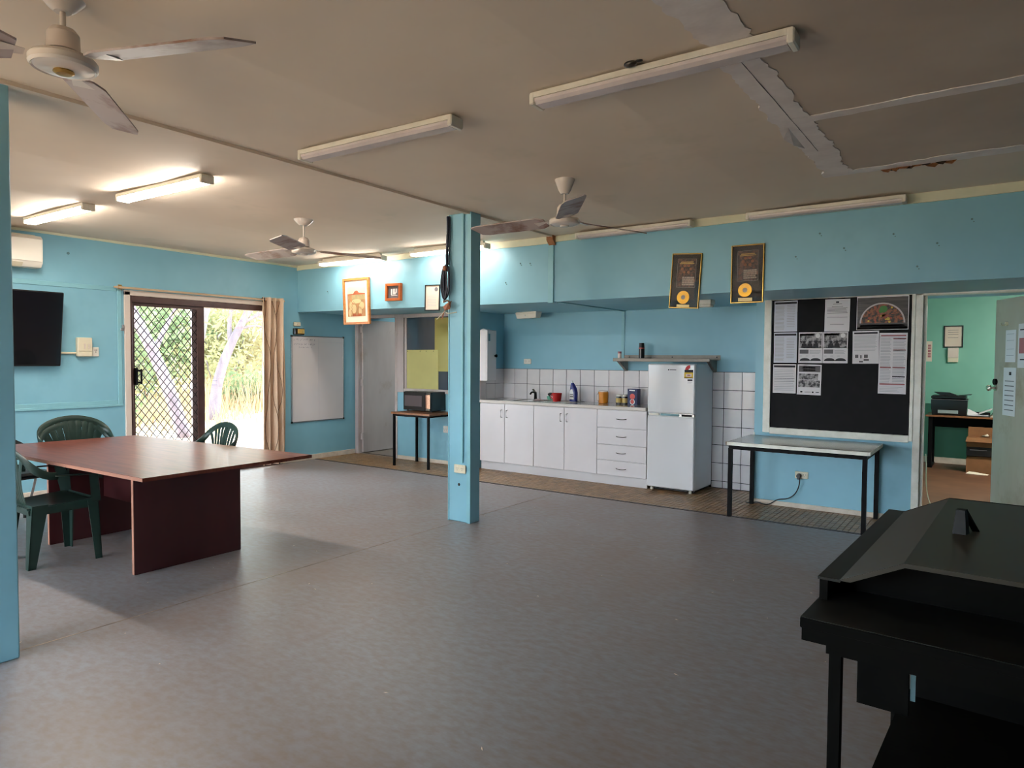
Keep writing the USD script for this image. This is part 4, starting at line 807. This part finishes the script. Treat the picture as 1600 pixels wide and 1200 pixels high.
s2 = thing('soffit_light', 'white soffit light peeping out below the crooked gold record', 'ceiling light', (-2.62, 6.95, SOF(-3)-.001)); obj('base', B(-.20, .2, -.06, .06, -.05, 0, r=.006), 'white_plastic', s2); obj('lens', B(-.19, .19, -.05, .05, -.075, -.05, r=.006), 'white_plastic', s2)
# microwave
mw = thing('microwave', 'black microwave oven on the small wooden table', 'microwave', (-6.675, 7.05, .755), (0, 0, -3))
obj('case', B(-.275, .275, .02, .36, .012, .278, r=.006), 'box_black', mw); md = obj('door', B(-.275, .165, -.005, .019, .015, .275, r=.004), 'box_black', mw); obj('window', B(-.245, .105, -.008, -.004, .07, .225, r=.002), 'mw_window', md)
obj('control_panel', B(.168, .275, -.005, .019, .015, .275, r=.004), 'box_black', mw); obj('panel_glass', B(.175, .268, -.007, -.004, .05, .24), 'mw_panel', mw); obj('door_button', B(.185, .258, -.009, -.004, .022, .045, r=.003), 'steel', mw)
for x in (-.24, .24):
    for y in (.05, .32): obj('foot', MB().cyl((x, y, 0), (x, y, .014), .014, 10), 'black_plastic', mw)
obj('power_lead', MB().tube(smooth_path([(.25, .36, .10), (.40, .33, .06), (.425, .29, -.02), (.41, .275, -.12), (.40, .28, -.20), (.365, .275, -.255), (.385, .27, -.285), (.40, .29, -.262)], 8), .006), 'black_plastic', mw)

# ------------------------------------------------------------------ notice board and papers
nb = thing('notice_board', 'black felt notice board in a wide white frame on the back wall', 'notice board', (0, 0, 0))
obj('felt', B(-1.935, -.67, Y0-.012, Y0-.002, .80, 2.13), 'board_felt', nb)
obj('frame_side', B(-2.0, -1.928, Y0-.028, Y0, .757, 2.14, r=.004), 'white_frame', nb); obj('frame_side', B(-.675, -.645, Y0-.028, Y0, .757, 2.14, r=.004), 'white_frame', nb)
obj('frame_side', B(-1.928, -.675, Y0-.028, Y0, 2.12, 2.14, r=.004), 'white_frame', nb); obj('frame_side', B(-1.928, -.675, Y0-.032, Y0, .745, .812, r=.004), 'white_frame', nb)
PY = Y0-.0125
def sheet(label, x0, x1, z0, z1, m='paper', rot=0):
    t = thing('notice_sheet', label, 'notice', ((x0+x1)/2, PY, (z0+z1)/2), (0, rot, 0)); obj('paper', B(-(x1-x0)/2, (x1-x0)/2, -.0022, -.0006, -(z1-z0)/2, (z1-z0)/2), m, t, False); return t, (x1-x0)/2, (z1-z0)/2
def rows(a, b, z0, z1, step, th, seed, gap=.0):
    r = np.random.default_rng(seed); o = []
    for z in np.arange(z0, z1, step): o.append((a, b - r.uniform(0, gap)*(b-a), z, z+th))
    return o
def pr(t, name, rects, m): obj(name, flat(rects, .0021, .0029), m, t, False)
sheetdefs = [('top', -1.905, -1.680, 1.798, 2.111), ('middle', -1.903, -1.678, 1.481, 1.789), ('bottom', -1.906, -1.681, 1.170, 1.466)]
for k, (nm, a, b, c, e) in enumerate(sheetdefs):
    t, w, h = sheet('%s one of the three listing sheets with black header in the left column' % nm, a, b, c, e, 'paper_blue' if k < 2 else 'paper')
    pr(t, 'header_bar', [(-w+.008, w-.008, h-.032, h-.012)], 'ink_dark')
    if k < 2: pr(t, 'text_lines', rows(-w+.012, -.01, -h+.02, h-.045, .0125, .006, k, .1) + rows(.012, w-.02, -h+.05, h-.045, .0165, .006, k+9, .1), 'ink_faint')
    else: pr(t, 'text_lines', rows(-w+.014, w-.014, -h+.03, h-.045, .017, .005, k, .1), 'ink_faint'); pr(t, 'rules', [(-w+.014, w-.014, z, z+.003) for z in (-.085, -.03, .0)], 'ink_dark')
t, w, h = sheet('plain white letter with a small crest, top centre of the board', -1.423, -1.198, 1.792, 2.108, rot=.6)
pr(t, 'crest', [(-.014, .014, h-.038, h-.022)], 'ink_dark'); pr(t, 'text_lines', [(-.04, .04, h-.05, h-.046), (-.05, .05, h-.075, h-.071)] + rows(-w+.02, w-.02, h-.125, h-.085, .012, .004, 2, .1) + [(-w+.02, w-.02, .02, .024), (-w+.02, w-.02, -.02, -.016), (-w+.05, w-.05, -.09, -.086)], 'ink_mid')
# colour food poster, a plain plate of vegetables
t, w, h = sheet('wide colour food poster with a round dish, top right of the board', -1.138, -.700, 1.800, 2.120)
pr(t, 'plank_background', [(-w+.006, w-.006, -h+.006, h-.012)], 'plank_print')
def half_disc(cx, cz, r0, r1, n=26):
    q = np.linspace(0, math.pi, n); return np.r_[np.c_[cx+r1*np.cos(q), cz+r1*np.sin(q)], np.c_[cx+r0*np.cos(q[::-1]), cz+r0*np.sin(q[::-1])]] if r0 else np.c_[cx+r1*np.cos(q), cz+r1*np.sin(q)]
obj('dish_rim', prism(half_disc(0, -.095, .178, .192), 'y', -.0040, -.0028), 'dish_rim', t); obj('dish_food', prism(half_disc(0, -.095, 0, .178), 'y', -.0036, -.0027), 'photo_food', t)
v1, v2, v3 = MB(), MB(), MB(); r = np.random.default_rng(8)
for k in range(34):
    a = r.uniform(.1, math.pi-.1); q = r.uniform(.04, .165); s = r.uniform(.007, .017); (v1 if k % 4 else v3).cyl((q*math.cos(a), -.0034, -.095+q*math.sin(a)), (q*math.cos(a), -.0044, -.095+q*math.sin(a)), s, 9)
v2.cyl((.01, -.0034, .035), (.01, -.0048, .035), .034, 12); v2.cyl((-.01, -.0034, .02), (-.01, -.0046, .02), .02, 10)
obj('vegetables', v1, 'food_red', t, kind='stuff'); obj('greens', v2, 'food_green', t); obj('yellow_vegetables', v3, 'food_yellow', t, kind='stuff')
pr(t, 'caption_band', [(-w+.03, w-.03, -h+.03, -h+.05)], 'ink_dark'); pr(t, 'footer_band', [(-w+.006, w-.006, -h+.006, -h+.028)], 'ink_mid')
for k, (a, b, lb) in enumerate(((-1.662, -1.437, 'grey photo flyer with curved footer, left of the centre pair'), (-1.434, -1.208, 'grey photo flyer, curved footer, right of the pair, under the plain letter'))):
    t, w, h = sheet(lb, a, b, 1.480, 1.788); pr(t, 'photo', [(-w+.010, w-.010, -.005, h-.012)], 'photo_grey'); pr(t, 'title_band', [(-w+.010, .03, h-.034, h-.014)], 'ink_mid')
    obj('roundel', MB().cyl((w-.045, -.0028, h-.036), (w-.045, -.0036, h-.036), .022, 20), 'label_white', t)
    fg_ = MB(); r = np.random.default_rng(31+k)
    for q in range(3 - k): x = -.06 + q*.055 + k*.02; fg_.cyl((x, -.0028, .055), (x, -.0035, .055), .014, 12).add(prism([(x-.026, .0), (x+.026, .0), (x+.02, .042), (x-.02, .042)], 'y', -.0035, -.0028))
    obj('photo_figures', fg_, 'ink_dark', t); pr(t, 'photo_curve', [(-w+.01, w-.01, -.012, .004)], 'label_white'); pr(t, 'text_block', [(-w+.012, -.018, -.06, -.02)], 'ink_mid'); pr(t, 'text_lines', rows(-.005, w-.015, -.06, -.02, .010, .004, k, .2) + [(-w+.01+.06*q, -w+.035+.06*q, -.085, -.08) for q in range(3)], 'ink_faint')
    c1 = MB()
    for cx in (-.05, .05): q = np.linspace(0, math.pi, 14); c1.add(prism(np.c_[cx+.05*np.cos(q), -h+.022+.028*np.sin(q)], 'y', -.0029, -.0021))
    obj('footer_curves', c1, 'ink_dark', t)
t, w, h = sheet('black and white flyer with title block and two photo strips, lowest in second column', -1.668, -1.442, 1.160, 1.465, rot=.8)
pr(t, 'title_block', [(-w+.012, w-.012, h-.075, h-.012)], 'ink_mid'); pr(t, 'title_text', [(-.06+.024*i, -.042+.024*i, z, z+.018) for i in range(5) for z in (h-.04, h-.066)], 'ink_dark'); pr(t, 'photo', [(-w+.012, w-.03, .0, .06), (-w+.012, w-.012, -.075, -.005)], 'photo_grey'); pr(t, 'footer_marks', [(-.08, -.06, -h+.022, -h+.036), (-.04, .02, -h+.026, -h+.030), (.03, .045, -h+.02, -h+.036), (.065, .095, -h+.024, -h+.032)], 'ink_dark')
t, w, h = sheet('white text notice with small logos near its foot, below the food poster', -1.167, -.940, 1.478, 1.791, rot=-.5)
pr(t, 'header_bar', [(-w+.012, w-.012, h-.028, h-.012)], 'ink_dark'); pr(t, 'text_lines', rows(-w+.014, w-.014, -.03, h-.04, .0115, .004, 4, .1), 'ink_faint'); pr(t, 'logos', [(-.09, -.062, -.10, -.07), (-.045, -.033, -.105, -.075), (-.012, .02, -.10, -.07), (-.015, .03, -.13, -.112), (-.055, -.022, -.145, -.13)], 'ink_mid')
t, w, h = sheet('long two-column sheet with rose coloured bars at the right of the board', -.938, -.706, 1.195, 1.770, rot=.4)
pr(t, 'text_lines', rows(-w+.012, -.014, -h+.10, h-.05, .014, .006, 5, .15) + rows(.0, w-.012, -h+.10, h-.05, .014, .006, 6, .15) + rows(-w+.012, w-.014, -h+.02, -h+.075, .014, .004, 7, .3), 'ink_faint'); pr(t, 'section_bars', [(-w+.012, w-.012, h-.032, h-.02), (.0, w-.012, h-.06, h-.05), (.0, w-.012, .12, .13), (-w+.012, -.014, -.045, -.033), (.0, w-.012, -.045, -.033), (-w+.012, w-.012, -h+.085, -h+.097)], 'ink_rose'); pr(t, 'section_titles', [(.0, w-.012, -.13, -.12)], 'ink_dark')

# ------------------------------------------------------------------ office beyond the door
od = thing('office_desk', 'wood topped office desk with black frame seen through the doorway', 'desk', (-.4, 11.55, 0))
obj('desktop', B(-.44, 1.2, -.28, .30, .725, .750, r=.003), 'table_wood', od)
for x in (-.38,): 
    for y in (-.22, .24): obj('leg', B(x-.025, x+.025, y-.025, y+.025, 0, .725), 'black_metal', od)
obj('foot_rail', B(-.41, -.35, -.24, .26, 0, .03), 'black_metal', od); obj('back_rail', B(-.38, 1.2, .22, .26, .55, .725), 'black_metal', od)
for y in (-.22, .24): obj('leg', B(1.12, 1.17, y-.025, y+.025, 0, .725), 'black_metal', od)
pt = thing('printer', 'black printer on the office desk', 'printer', (-.565, 11.50, .75))
obj('body', hull([(-.20, -.18, 0), (.20, -.18, 0), (-.20, .2, 0), (.20, .2, 0), (-.215, -.20, .13), (.215, -.2, .13), (-.215, .2, .23), (.215, .2, .23), (-.215, -.19, .22), (.215, -.19, .22)]), 'toner_black', pt)
obj('scanner_lid', B(-.215, .20, -.19, .2, .232, .275, r=.01), 'toner_black', pt); obj('feeder_tray', hull([(-.10, -.10, .275), (.10, -.10, .275), (-.1, .12, .275), (.1, .12, .275), (.0, -.10, .32), (-.19, -.1, .32), (-.19, .12, .32)]), 'black_plastic', pt); obj('paper_support', hull([(.10, -.1, .28), (.10, .1, .28), (.26, -.1, .30), (.26, .1, .30), (.25, .1, .29), (.25, -.1, .29)]), 'black_plastic', pt); obj('output_slot', B(-.13, .11, -.206, -.18, .03, .075), 'screen_grey', pt); obj('trim_line', B(-.214, .214, -.203, -.19, .218, .224), 'ink_mid', pt)
tr = thing('paper_tray', 'black desk tray heaped with papers beside the printer', 'tray', (-.22, 11.45, .75))
obj('tray', MB().box(-.13, .13, -.15, .15, 0, .008).add(hull([(.13, -.15, 0), (.13, .15, 0), (.185, -.15, .10), (.185, .15, .10), (.18, .15, .10), (.18, -.15, .10)])).box(-.13, .13, .142, .15, 0, .05), 'black_plastic', tr)
for k, P in enumerate(([(-.13, -.12, .02), (.02, -.12, .012), (.02, .12, .012), (-.13, .12, .09)], [(.0, -.12, .03), (.15, -.12, .10), (.15, .12, .11), (.0, .12, .04)], [(-.12, -.14, .012), (.11, -.14, .014), (.11, .10, .016), (-.12, .10, .014)])):
    v = np.array(P); obj('paper', trimesh.Trimesh(np.vstack([v, v+[0, 0, .003]]), [(0,1,2),(0,2,3),(4,6,5),(4,7,6),(0,4,1),(1,4,5),(1,5,2),(2,5,6),(2,6,3),(3,6,7),(3,7,0),(0,7,4)], process=False), 'paper', tr, False)
single('loose_paper', B(-.13, .10, 11.30, 11.52, .751, .754), 'paper_cream', 'loose sheet lying at the right end of the office desk', 'paper')
fn = thing('office_notice', 'black framed notice on the green office wall', 'notice', (-.563, 11.9, 1.87)); 
for x0, x1, z0, z1 in ((-.12, -.105, -.16, .16), (.105, .12, -.16, .16), (-.105, .105, .145, .16), (-.105, .105, -.16, -.145)): obj('frame_side', B(x0, x1, -.025, -.001, z0, z1), 'black_plastic', fn)
obj('sheet', flat([(-.105, .105, -.145, .145)], .003, .012), 'paper_cream', fn); obj('text_lines', flat([(-.07, .06, z, z+.005) for z in (-.02, .03, .06, .09)], .0118, .0126), 'ink_mid', fn)
dp = thing('dispenser', 'small cream dispenser box under the framed office notice', 'dispenser', (-.56, 11.9, 1.60)); obj('body', B(-.065, .065, -.05, 0, -.105, .105, r=.005), 'aged_plastic', dp); obj('cover', B(-.066, .066, -.062, -.048, -.04, .106, r=.004), 'pink_white', dp)
ps = thing('office_poster', 'narrow poster with a stack of dark symbols at the left of the office wall', 'poster', (-.87, 11.9, 1.655)); obj('sheet', flat([(-.045, .045, -.15, .15)], .001, .003), 'paper_cream', ps); obj('symbols', flat([(-.008, .028, z, z+.03) for z in (-.09, -.05, -.01, .03, .07)], .0028, .0038), 'ink_rose', ps)
b1 = thing('carton_box', 'open cardboard box on the black drawer under the office desk', 'cardboard box', (-.16, 11.15, .36)); obj('box_front', B(-.18, .28, -.10, .15, 0, .12), 'cardboard', b1); obj('box_back', B(-.17, .28, .10, .15, .12, .25), 'cardboard', b1); obj('flap', hull([(-.18, -.10, .12), (.28, -.10, .12), (-.19, -.18, .075), (.28, -.18, .075), (.28, -.17, .07), (-.19, -.17, .07)]), 'cardboard', b1); obj('torn_tab', hull([(-.04, .08, .13), (.05, .08, .17), (.08, .08, .13), (.05, .05, .14)]), 'mat_board', b1)
b2 = thing('black_crate', 'black shallow crate under the open cardboard box', 'crate', (-.16, 11.17, .235)); obj('crate_body', B(-.18, .28, -.12, .16, 0, .124, r=.005), 'toner_black', b2); obj('crate_rail', B(-.14, .05, -.124, -.119, .08, .09), 'ink_mid', b2)
b3 = thing('carton_box', 'rounded brown cardboard box on the office floor', 'cardboard box', (-.14, 11.20, 0)); q = np.linspace(0, math.pi, 12); obj('box_body', prism(np.r_[[(-.20, .0)], [(.28, .0)], [(.28, .20)], np.c_[.04+.24*np.cos(q), .20+.03*np.sin(q)], [(-.20, .20)]], 'y', -.12, .16), 'cardboard', b3)
single('crumpled_paper', hull([(-.34, 11.0, .002), (-.26, 10.98, .002), (-.10, 10.97, .002), (-.30, 11.03, .03), (-.22, 11.0, .028), (-.08, 11.0, .01)]), 'mat_board', 'crumpled pale paper on the office floor by the boxes', 'paper')
batten('batten_light', 'lit batten light on the office ceiling, out of view past the doorway', 'ceiling light', (.9, 9.6, 2.5), 0, 3)
batten('batten_light', 'lit batten light on the passage ceiling, out of view behind the window wall', 'ceiling light', (-6.75, 8.5, 2.5), 90, 2)
oc = thing('office_cable', 'thin pale cable curling on the office floor inside the doorway', 'cable', (0, 0, 0)); obj('flex', MB().tube(smooth_path([(-.60, 8.2, .55), (-.585, 8.15, .3), (-.56, 8.1, .12), (-.50, 8.0, .01), (-.45, 7.9, .008)], 6), .005), 'aged_plastic', oc)
# notices taped to the open office door (local frame of the door leaf)
def door_paper(label, x0, x1, z0, z1, cols):
    t = thing('door_notice', label, 'notice', (hx, hy, 0), (0, 0, Rz)); obj('paper', B(x0, x1, .001, .0035, z0, z1), 'paper', t, False)
    for nm, (a, b, c, e, m) in cols: obj(nm, B(a, b, .0033, .0042, c, e), m, t, False)
    return t
door_paper('lower white notice on the open office door with lines of print', .42, .64, 1.0, 1.45, [('crest', (.50, .54, 1.38, 1.41, 'ink_dark'))] + [('text_line', (.45, .61, z, z+.008, 'ink_mid')) for z in np.arange(1.05, 1.35, .045)])
door_paper('blank-looking upper notice on the open office door under the hook', .44, .62, 1.50, 1.80, [('text_line', (.47, .60, z, z+.006, 'ink_faint')) for z in (1.56, 1.62, 1.70, 1.76)])
door_paper('notice with a red square at the right of the office door', .18, .40, 1.45, 1.85, [('red_square', (.20, .38, 1.58, 1.72, 'ink_rose')), ('text_line', (.21, .37, 1.79, 1.80, 'ink_dark')), ('text_line', (.22, .36, 1.52, 1.53, 'ink_dark'))])

# ------------------------------------------------------------------ barbecue in the near right corner
bq = thing('barbecue', 'black steel barbecue trolley with sloped hood and front shelf, nearest on the right', 'barbecue', (-.341, 1.70, 0), (0, 0, -2.4))
# local: x to the right along the front, y to the back
W, D = 1.25, 1.0
obj('front_shelf', MB().box(-.004, W, -.098, .17, .905, .9285, r=.002).box(.0, W, -.097, -.091, .878, .92), 'black_paint', bq); obj('shelf_top', B(-.003, W-.001, -.097, .169, .9285, .930), 'shelf_black', bq)
obj('shelf_rail', B(.045, W, -.07, .04, .850, .888), 'black_paint', bq)
obj('firebox', MB().add(prism([(.018, .86), (W-.018, .86), (W-.05, .979), (W-.18, 1.037), (.18, 1.037), (.05, .979), (.018, .978)], 'y', .17, .188)).box(0, .018, .052, D, .875, .978).box(W-.018, W, .052, D, .875, .978).box(0, W, D-.018, D, .875, .978).box(.018, W-.018, .188, D-.018, .875, .885), 'black_paint', bq)
obj('rim', B(-.004, .045, .05, D, .978, .984), 'shelf_black', bq); obj('rim', B(W-.045, W+.004, .05, D, .978, .984), 'shelf_black', bq)
tz = 1.048; outer = Polygon([(.040, .982), (.175, tz), (W-.175, tz), (W-.040, .982)]); inner = Polygon([(.065, .981), (.178, tz-.010), (W-.178, tz-.010), (W-.065, .981)])
obj('hood', prism(outer.difference(inner), 'y', .052, D-.02), 'black_paint_worn', bq, False); obj('hood_back', prism(outer, 'y', D-.02, D-.004), 'black_paint', bq, False)
obj('hood_handle', hull([(.232, .44, tz), (.262, .44, tz), (.238, .45, tz+.062), (.258, .45, tz+.062), (.240, .47, tz+.064), (.262, .47, tz+.064), (.240, .47, tz), (.268, .47, tz)]), 'black_plastic', bq)
obj('hood_handle', hull([(.272, .50, tz), (.288, .51, tz), (.262, .465, tz+.064), (.250, .465, tz+.064), (.262, .465, tz+.052), (.250, .465, tz+.052)]), 'black_plastic', bq)
obj('back_shelf', B(.06, W-.1, D, D+.22, .925, .945, r=.004), 'black_paint_worn', bq)
LG = ((.042, .045), (W-.06, .045), (.042, D-.06), (W-.06, D-.06))
for x, y in LG: obj('leg', B(x-.013, x+.013, y-.013, y+.013, .05, .875), 'black_paint', bq)
for x, y in LG: obj('castor', MB().cyl((x-.011, y, .025), (x+.011, y, .025), .025, 16).box(x-.013, x+.013, y-.010, y+.010, .03, .06), 'black_plastic', bq)
obj('drip_box', MB().box(.085, .19, .06, .075, .70, .875).box(.085, .10, .075, .40, .70, .875), 'black_paint', bq)
obj('gas_label', B(.193, .203, .066, .069, .735, .815), 'fixing_grey', bq); obj('lower_shelf', MB().box(.068, W-.06, -.02, D-.04, .36, .385).box(.068, W-.06, -.02, -.01, .32, .385), 'black_paint', bq); obj('back_panel', B(.24, W-.06, D-.09, D-.075, .385, .875), 'black_paint', bq); obj('back_panel', B(.10, .24, D-.088, D-.077, .385, .875), 'black_paint', bq)

# ------------------------------------------------------------------ outside the sliding door
struct('outdoor_ground', B(-90, XL-T, -60, 80, -.25, -.12), 'sand'); struct('outdoor_ground', B(XL-T, 40, -60, YF-.1, -.25, -.12), 'sand')
struct('veranda_slab', B(XL-1.9, XL-T, 1.5, 8.5, -.119, -.06), 'passage_floor')
def tree(label, base, pts, r0, r1, branches, leafspec, m='bark', lm='leaf_green', seed=1):
    t = thing('gum_tree', label, 'tree', (base[0], base[1], -.13)); P = smooth_path([(0, 0, 0)] + pts, 6)
    obj('trunk', sweep(P, 1, 1, 10, up=(1, 0, .01), scale=np.linspace(r0, r1, len(P))), m, t, True)
    for b, ra in branches: Q = smooth_path(b, 6); obj('branch', sweep(Q, 1, 1, 7, up=(1, 0, .01), scale=np.linspace(ra, ra*.35, len(Q))), m, t, True)
    r = np.random.default_rng(seed); L = []
    for (cx, cy, cz, rx, rz, n) in leafspec:
        c = np.array([cx, cy, cz]) + r.normal(size=(n, 3))*np.array([rx, rx, rz])*.5; u = r.normal(size=(n, 3)); u[:, 2] -= .8; u /= np.linalg.norm(u, axis=1, keepdims=True); w = np.cross(u, r.normal(size=(n, 3))); w /= np.linalg.norm(w, axis=1, keepdims=True)
        l = r.uniform(.10, .2, (n, 1)); L.append(np.stack([c-u*l, c+w*l*.22, c+u*l, c-w*l*.22], 1))
    V = np.vstack(L).reshape(-1, 3); k = np.arange(len(V)//4)*4; f = np.vstack([np.c_[k, k+1, k+2], np.c_[k, k+2, k+3]])
    obj('foliage', trimesh.Trimesh(V, f, process=False), lm, t, False, kind='stuff'); return t
tree('pale forked tree leaning right, seen through the clear half of the sliding door', (-16.6, 9.95), [(.0, .10, 1.0), (.2, .32, 1.9), (.5, .75, 3.0), (.7, 1.05, 4.2)], .15, .06,
     [([(.2, .35, 2.0), (.05, .45, 2.8), (.3, .6, 3.6)], .07), ([(.35, .55, 2.5), (.9, 1.2, 2.95), (1.7, 2.0, 3.2)], .05), ([(.3, .5, 2.35), (.6, 1.0, 2.45), (.8, 1.4, 2.1)], .04), ([(.7, 1.05, 4.2), (1.2, 1.6, 5.2)], .08)],
     [(.6, .9, 4.6, 2.4, 1.4, 1500), (1.6, 2.0, 3.9, 1.6, .8, 500), (-.6, -.4, 5.0, 2.0, 1.2, 700)], 'bark', 'leaf_green', 1)
tree('thick leaning tree behind the diamond grille of the sliding door', (-13.4, 7.38), [(-.1, -.2, .8), (-.2, -.5, 1.7), (-.4, -.95, 2.8), (-.6, -1.3, 4.0)], .135, .08, [([(-.2, -.5, 1.7), (-.1, -.1, 2.6), (.2, .3, 3.4)], .06), ([(-.4, -.95, 2.8), (-1, -2.0, 3.5)], .07)], [(-.4, -.6, 3.9, 1.9, 1.0, 900), (.4, .6, 3.3, 1.0, .7, 300)], 'bark', 'leaf_yellow', 2)
tree('slim upright tree beside the middle stile of the sliding door', (-21.0, 11.9), [(.0, .1, 1.5), (.2, .3, 3.0), (.5, .5, 5.0)], .14, .07, [([(.2, .3, 3.0), (-.3, -.2, 4.0)], .05)], [(.4, .4, 5.2, 2.2, 1.3, 1000)], 'pale_bark', 'leaf_pale', 3)
tree('bushy tree far left behind the diamond grille', (-19.0, 8.3), [(.1, .0, 1.2), (.2, -.2, 2.4), (.1, -.4, 3.6)], .13, .07, [([(.2, -.2, 2.4), (.7, .3, 3.3)], .05)], [(.1, -.3, 3.6, 2.6, 1.6, 1500), (.2, .2, 1.8, 1.6, 1.0, 500)], 'pale_bark', 'leaf_green', 4)
tree('pale tree far right outside beyond the curtain edge', (-24.5, 17.5), [(.0, .1, 1.2), (.2, .3, 2.6), (.2, .5, 4.2)], .14, .07, [([(.2, .3, 2.6), (-.5, -.3, 3.4)], .05)], [(.2, .3, 3.6, 3.2, 2.0, 1700)], 'pale_bark', 'leaf_pale', 5)
def tuft(cx, cy, n, rx, h, lm, seed, name, label, cat):
    r = np.random.default_rng(seed); c = np.c_[cx + r.normal(size=n)*rx, cy + r.normal(size=n)*rx, np.full(n, -.12)]; a = r.uniform(0, 2*np.pi, n); u = np.c_[np.cos(a), np.sin(a), 0*a]; tip = c + u*(h*.35*r.uniform(.2, 1, (n, 1))) + np.c_[0*a, 0*a, h*r.uniform(.4, 1, n)]; w = np.c_[-np.sin(a), np.cos(a), 0*a]*.022
    V = np.stack([c-w, c+w, tip], 1).reshape(-1, 3); obj(name, trimesh.Trimesh(V, np.arange(len(V)).reshape(-1, 3), process=False), lm, None, False, label=label, category=cat, kind='stuff')
tuft(-19.5, 15.5, 5000, 2.2, 1.3, 'grass_dry', 9, 'dry_grass', 'tall dry yellow grass to the right outside the glass door', 'grass'); tuft(-19.0, 7.5, 4000, 2.0, .5, 'grass_dry', 10, 'dry_grass', 'short dry grass under the trees behind the grille', 'grass')
def shrub(label, x, y, rr, h, lm, seed, n=900):
    t = thing('shrub', label, 'shrub', (x, y, -.13)); r = np.random.default_rng(seed); st = MB()
    for k in range(6): a = k*1.05; st.tube(smooth_path([(0, 0, 0), (.3*rr*math.cos(a), .3*rr*math.sin(a), h*.4), (.6*rr*math.cos(a), .6*rr*math.sin(a), h*.8)], 4), .02, 5)
    obj('stems', st, 'bark', t); c = r.normal(size=(n, 3))*np.array([rr*.5, rr*.5, h*.28]) + [0, 0, h*.6]; c[:, 2] = np.abs(c[:, 2]); u = r.normal(size=(n, 3)); u /= np.linalg.norm(u, axis=1, keepdims=True); w = np.cross(u, r.normal(size=(n, 3))); w /= np.linalg.norm(w, axis=1, keepdims=True); l = r.uniform(.06, .13, (n, 1))*(1.7 if n > 2000 else 1)
    V = np.stack([c-u*l, c+w*l*.4, c+u*l, c-w*l*.4], 1).reshape(-1, 3); k = np.arange(n)*4; obj('foliage', trimesh.Trimesh(V, np.vstack([np.c_[k, k+1, k+2], np.c_[k, k+2, k+3]]), process=False), lm, t, False, kind='stuff')
shrub('small green shrub outside, right of the forked tree', -19.5, 12.9, .9, 1.0, 'leaf_green', 20); shrub('yellowish shrub outside behind the forked tree', -22.5, 13.6, 1.2, 1.9, 'leaf_yellow', 21); shrub('low green shrub outside behind the grille', -16.5, 7.0, .8, .9, 'leaf_green', 22); shrub('yellow shrub outside beside the slim upright tree', -24.0, 11.0, 1.2, 1.9, 'leaf_yellow', 23)
for k, (x, y, rr, h, lm) in enumerate(((-25.0, 10.6, 1.9, 3.6, 'leaf_pale'), (-27.5, 13.6, 2.1, 4.0, 'leaf_green'), (-26.5, 16.6, 2.0, 3.6, 'leaf_yellow'), (-30.0, 19.5, 2.4, 4.2, 'leaf_pale'), (-29.5, 10.0, 2.2, 4.2, 'leaf_yellow'), (-33.0, 15.0, 2.6, 5.0, 'leaf_pale'))):
    shrub(('tall pale thicket behind the grille, left of the slim tree', 'tall green thicket straight behind the middle door stile', 'tall yellowish thicket right of the forked tree', 'pale thicket at the curtain edge outside', 'yellowish thicket far behind the grille', 'pale thicket farthest back outside the door')[k], x, y, rr, h, lm, 50+k, 2600)
r = np.random.default_rng(40)
for k, (x, y, s, h) in enumerate(((-46, 13, 5, 5.5), (-46, 25, 5.5, 5), (-60, 33, 7, 6.5), (-45, 38, 6, 5), (-42, 52, 7, 6), (-60, 19, 6, 6.5))):
    m = trimesh.creation.icosphere(4, 1.0); d_ = meshkit.fbm(m.vertices*2.4 + k*7, 4, k); m.vertices *= (.65 + .7*d_)[:, None]; m.apply_scale([s, s, h]); m.apply_translation([x, y, .6])
    single('scrub_clump', m, 'far_scrub', 'far hazy scrub thicket outside, %s' % ('leftmost of the six', 'nearer one of the middle pair', 'farther one of the middle pair', 'second from the right', 'rightmost of the six', 'second from the left and farther back')[k], 'bush', smooth=True)

r = np.random.default_rng(77); V, f = [], []
for k in range(70):
    x, y = r.uniform(-4.6, .4), r.uniform(1.0, 5.8); a = r.uniform(0, 6.28); l, w = r.uniform(.006, .016), r.uniform(.002, .005); u = np.array([math.cos(a), math.sin(a), 0]); q = np.array([-u[1], u[0], 0]); c = np.array([x, y, .0012]); i = len(V)
    V += [c-u*l, c+q*w, c+u*l, c-q*w, c+[0, 0, .003]]; f += [(i, i+1, i+4), (i+1, i+2, i+4), (i+2, i+3, i+4), (i+3, i, i+4)]
obj('leaf_litter', trimesh.Trimesh(np.array(V), f, process=False), 'paper_cream', None, False, label='tiny pale leaf flakes scattered over the vinyl floor', category='litter', kind='stuff')
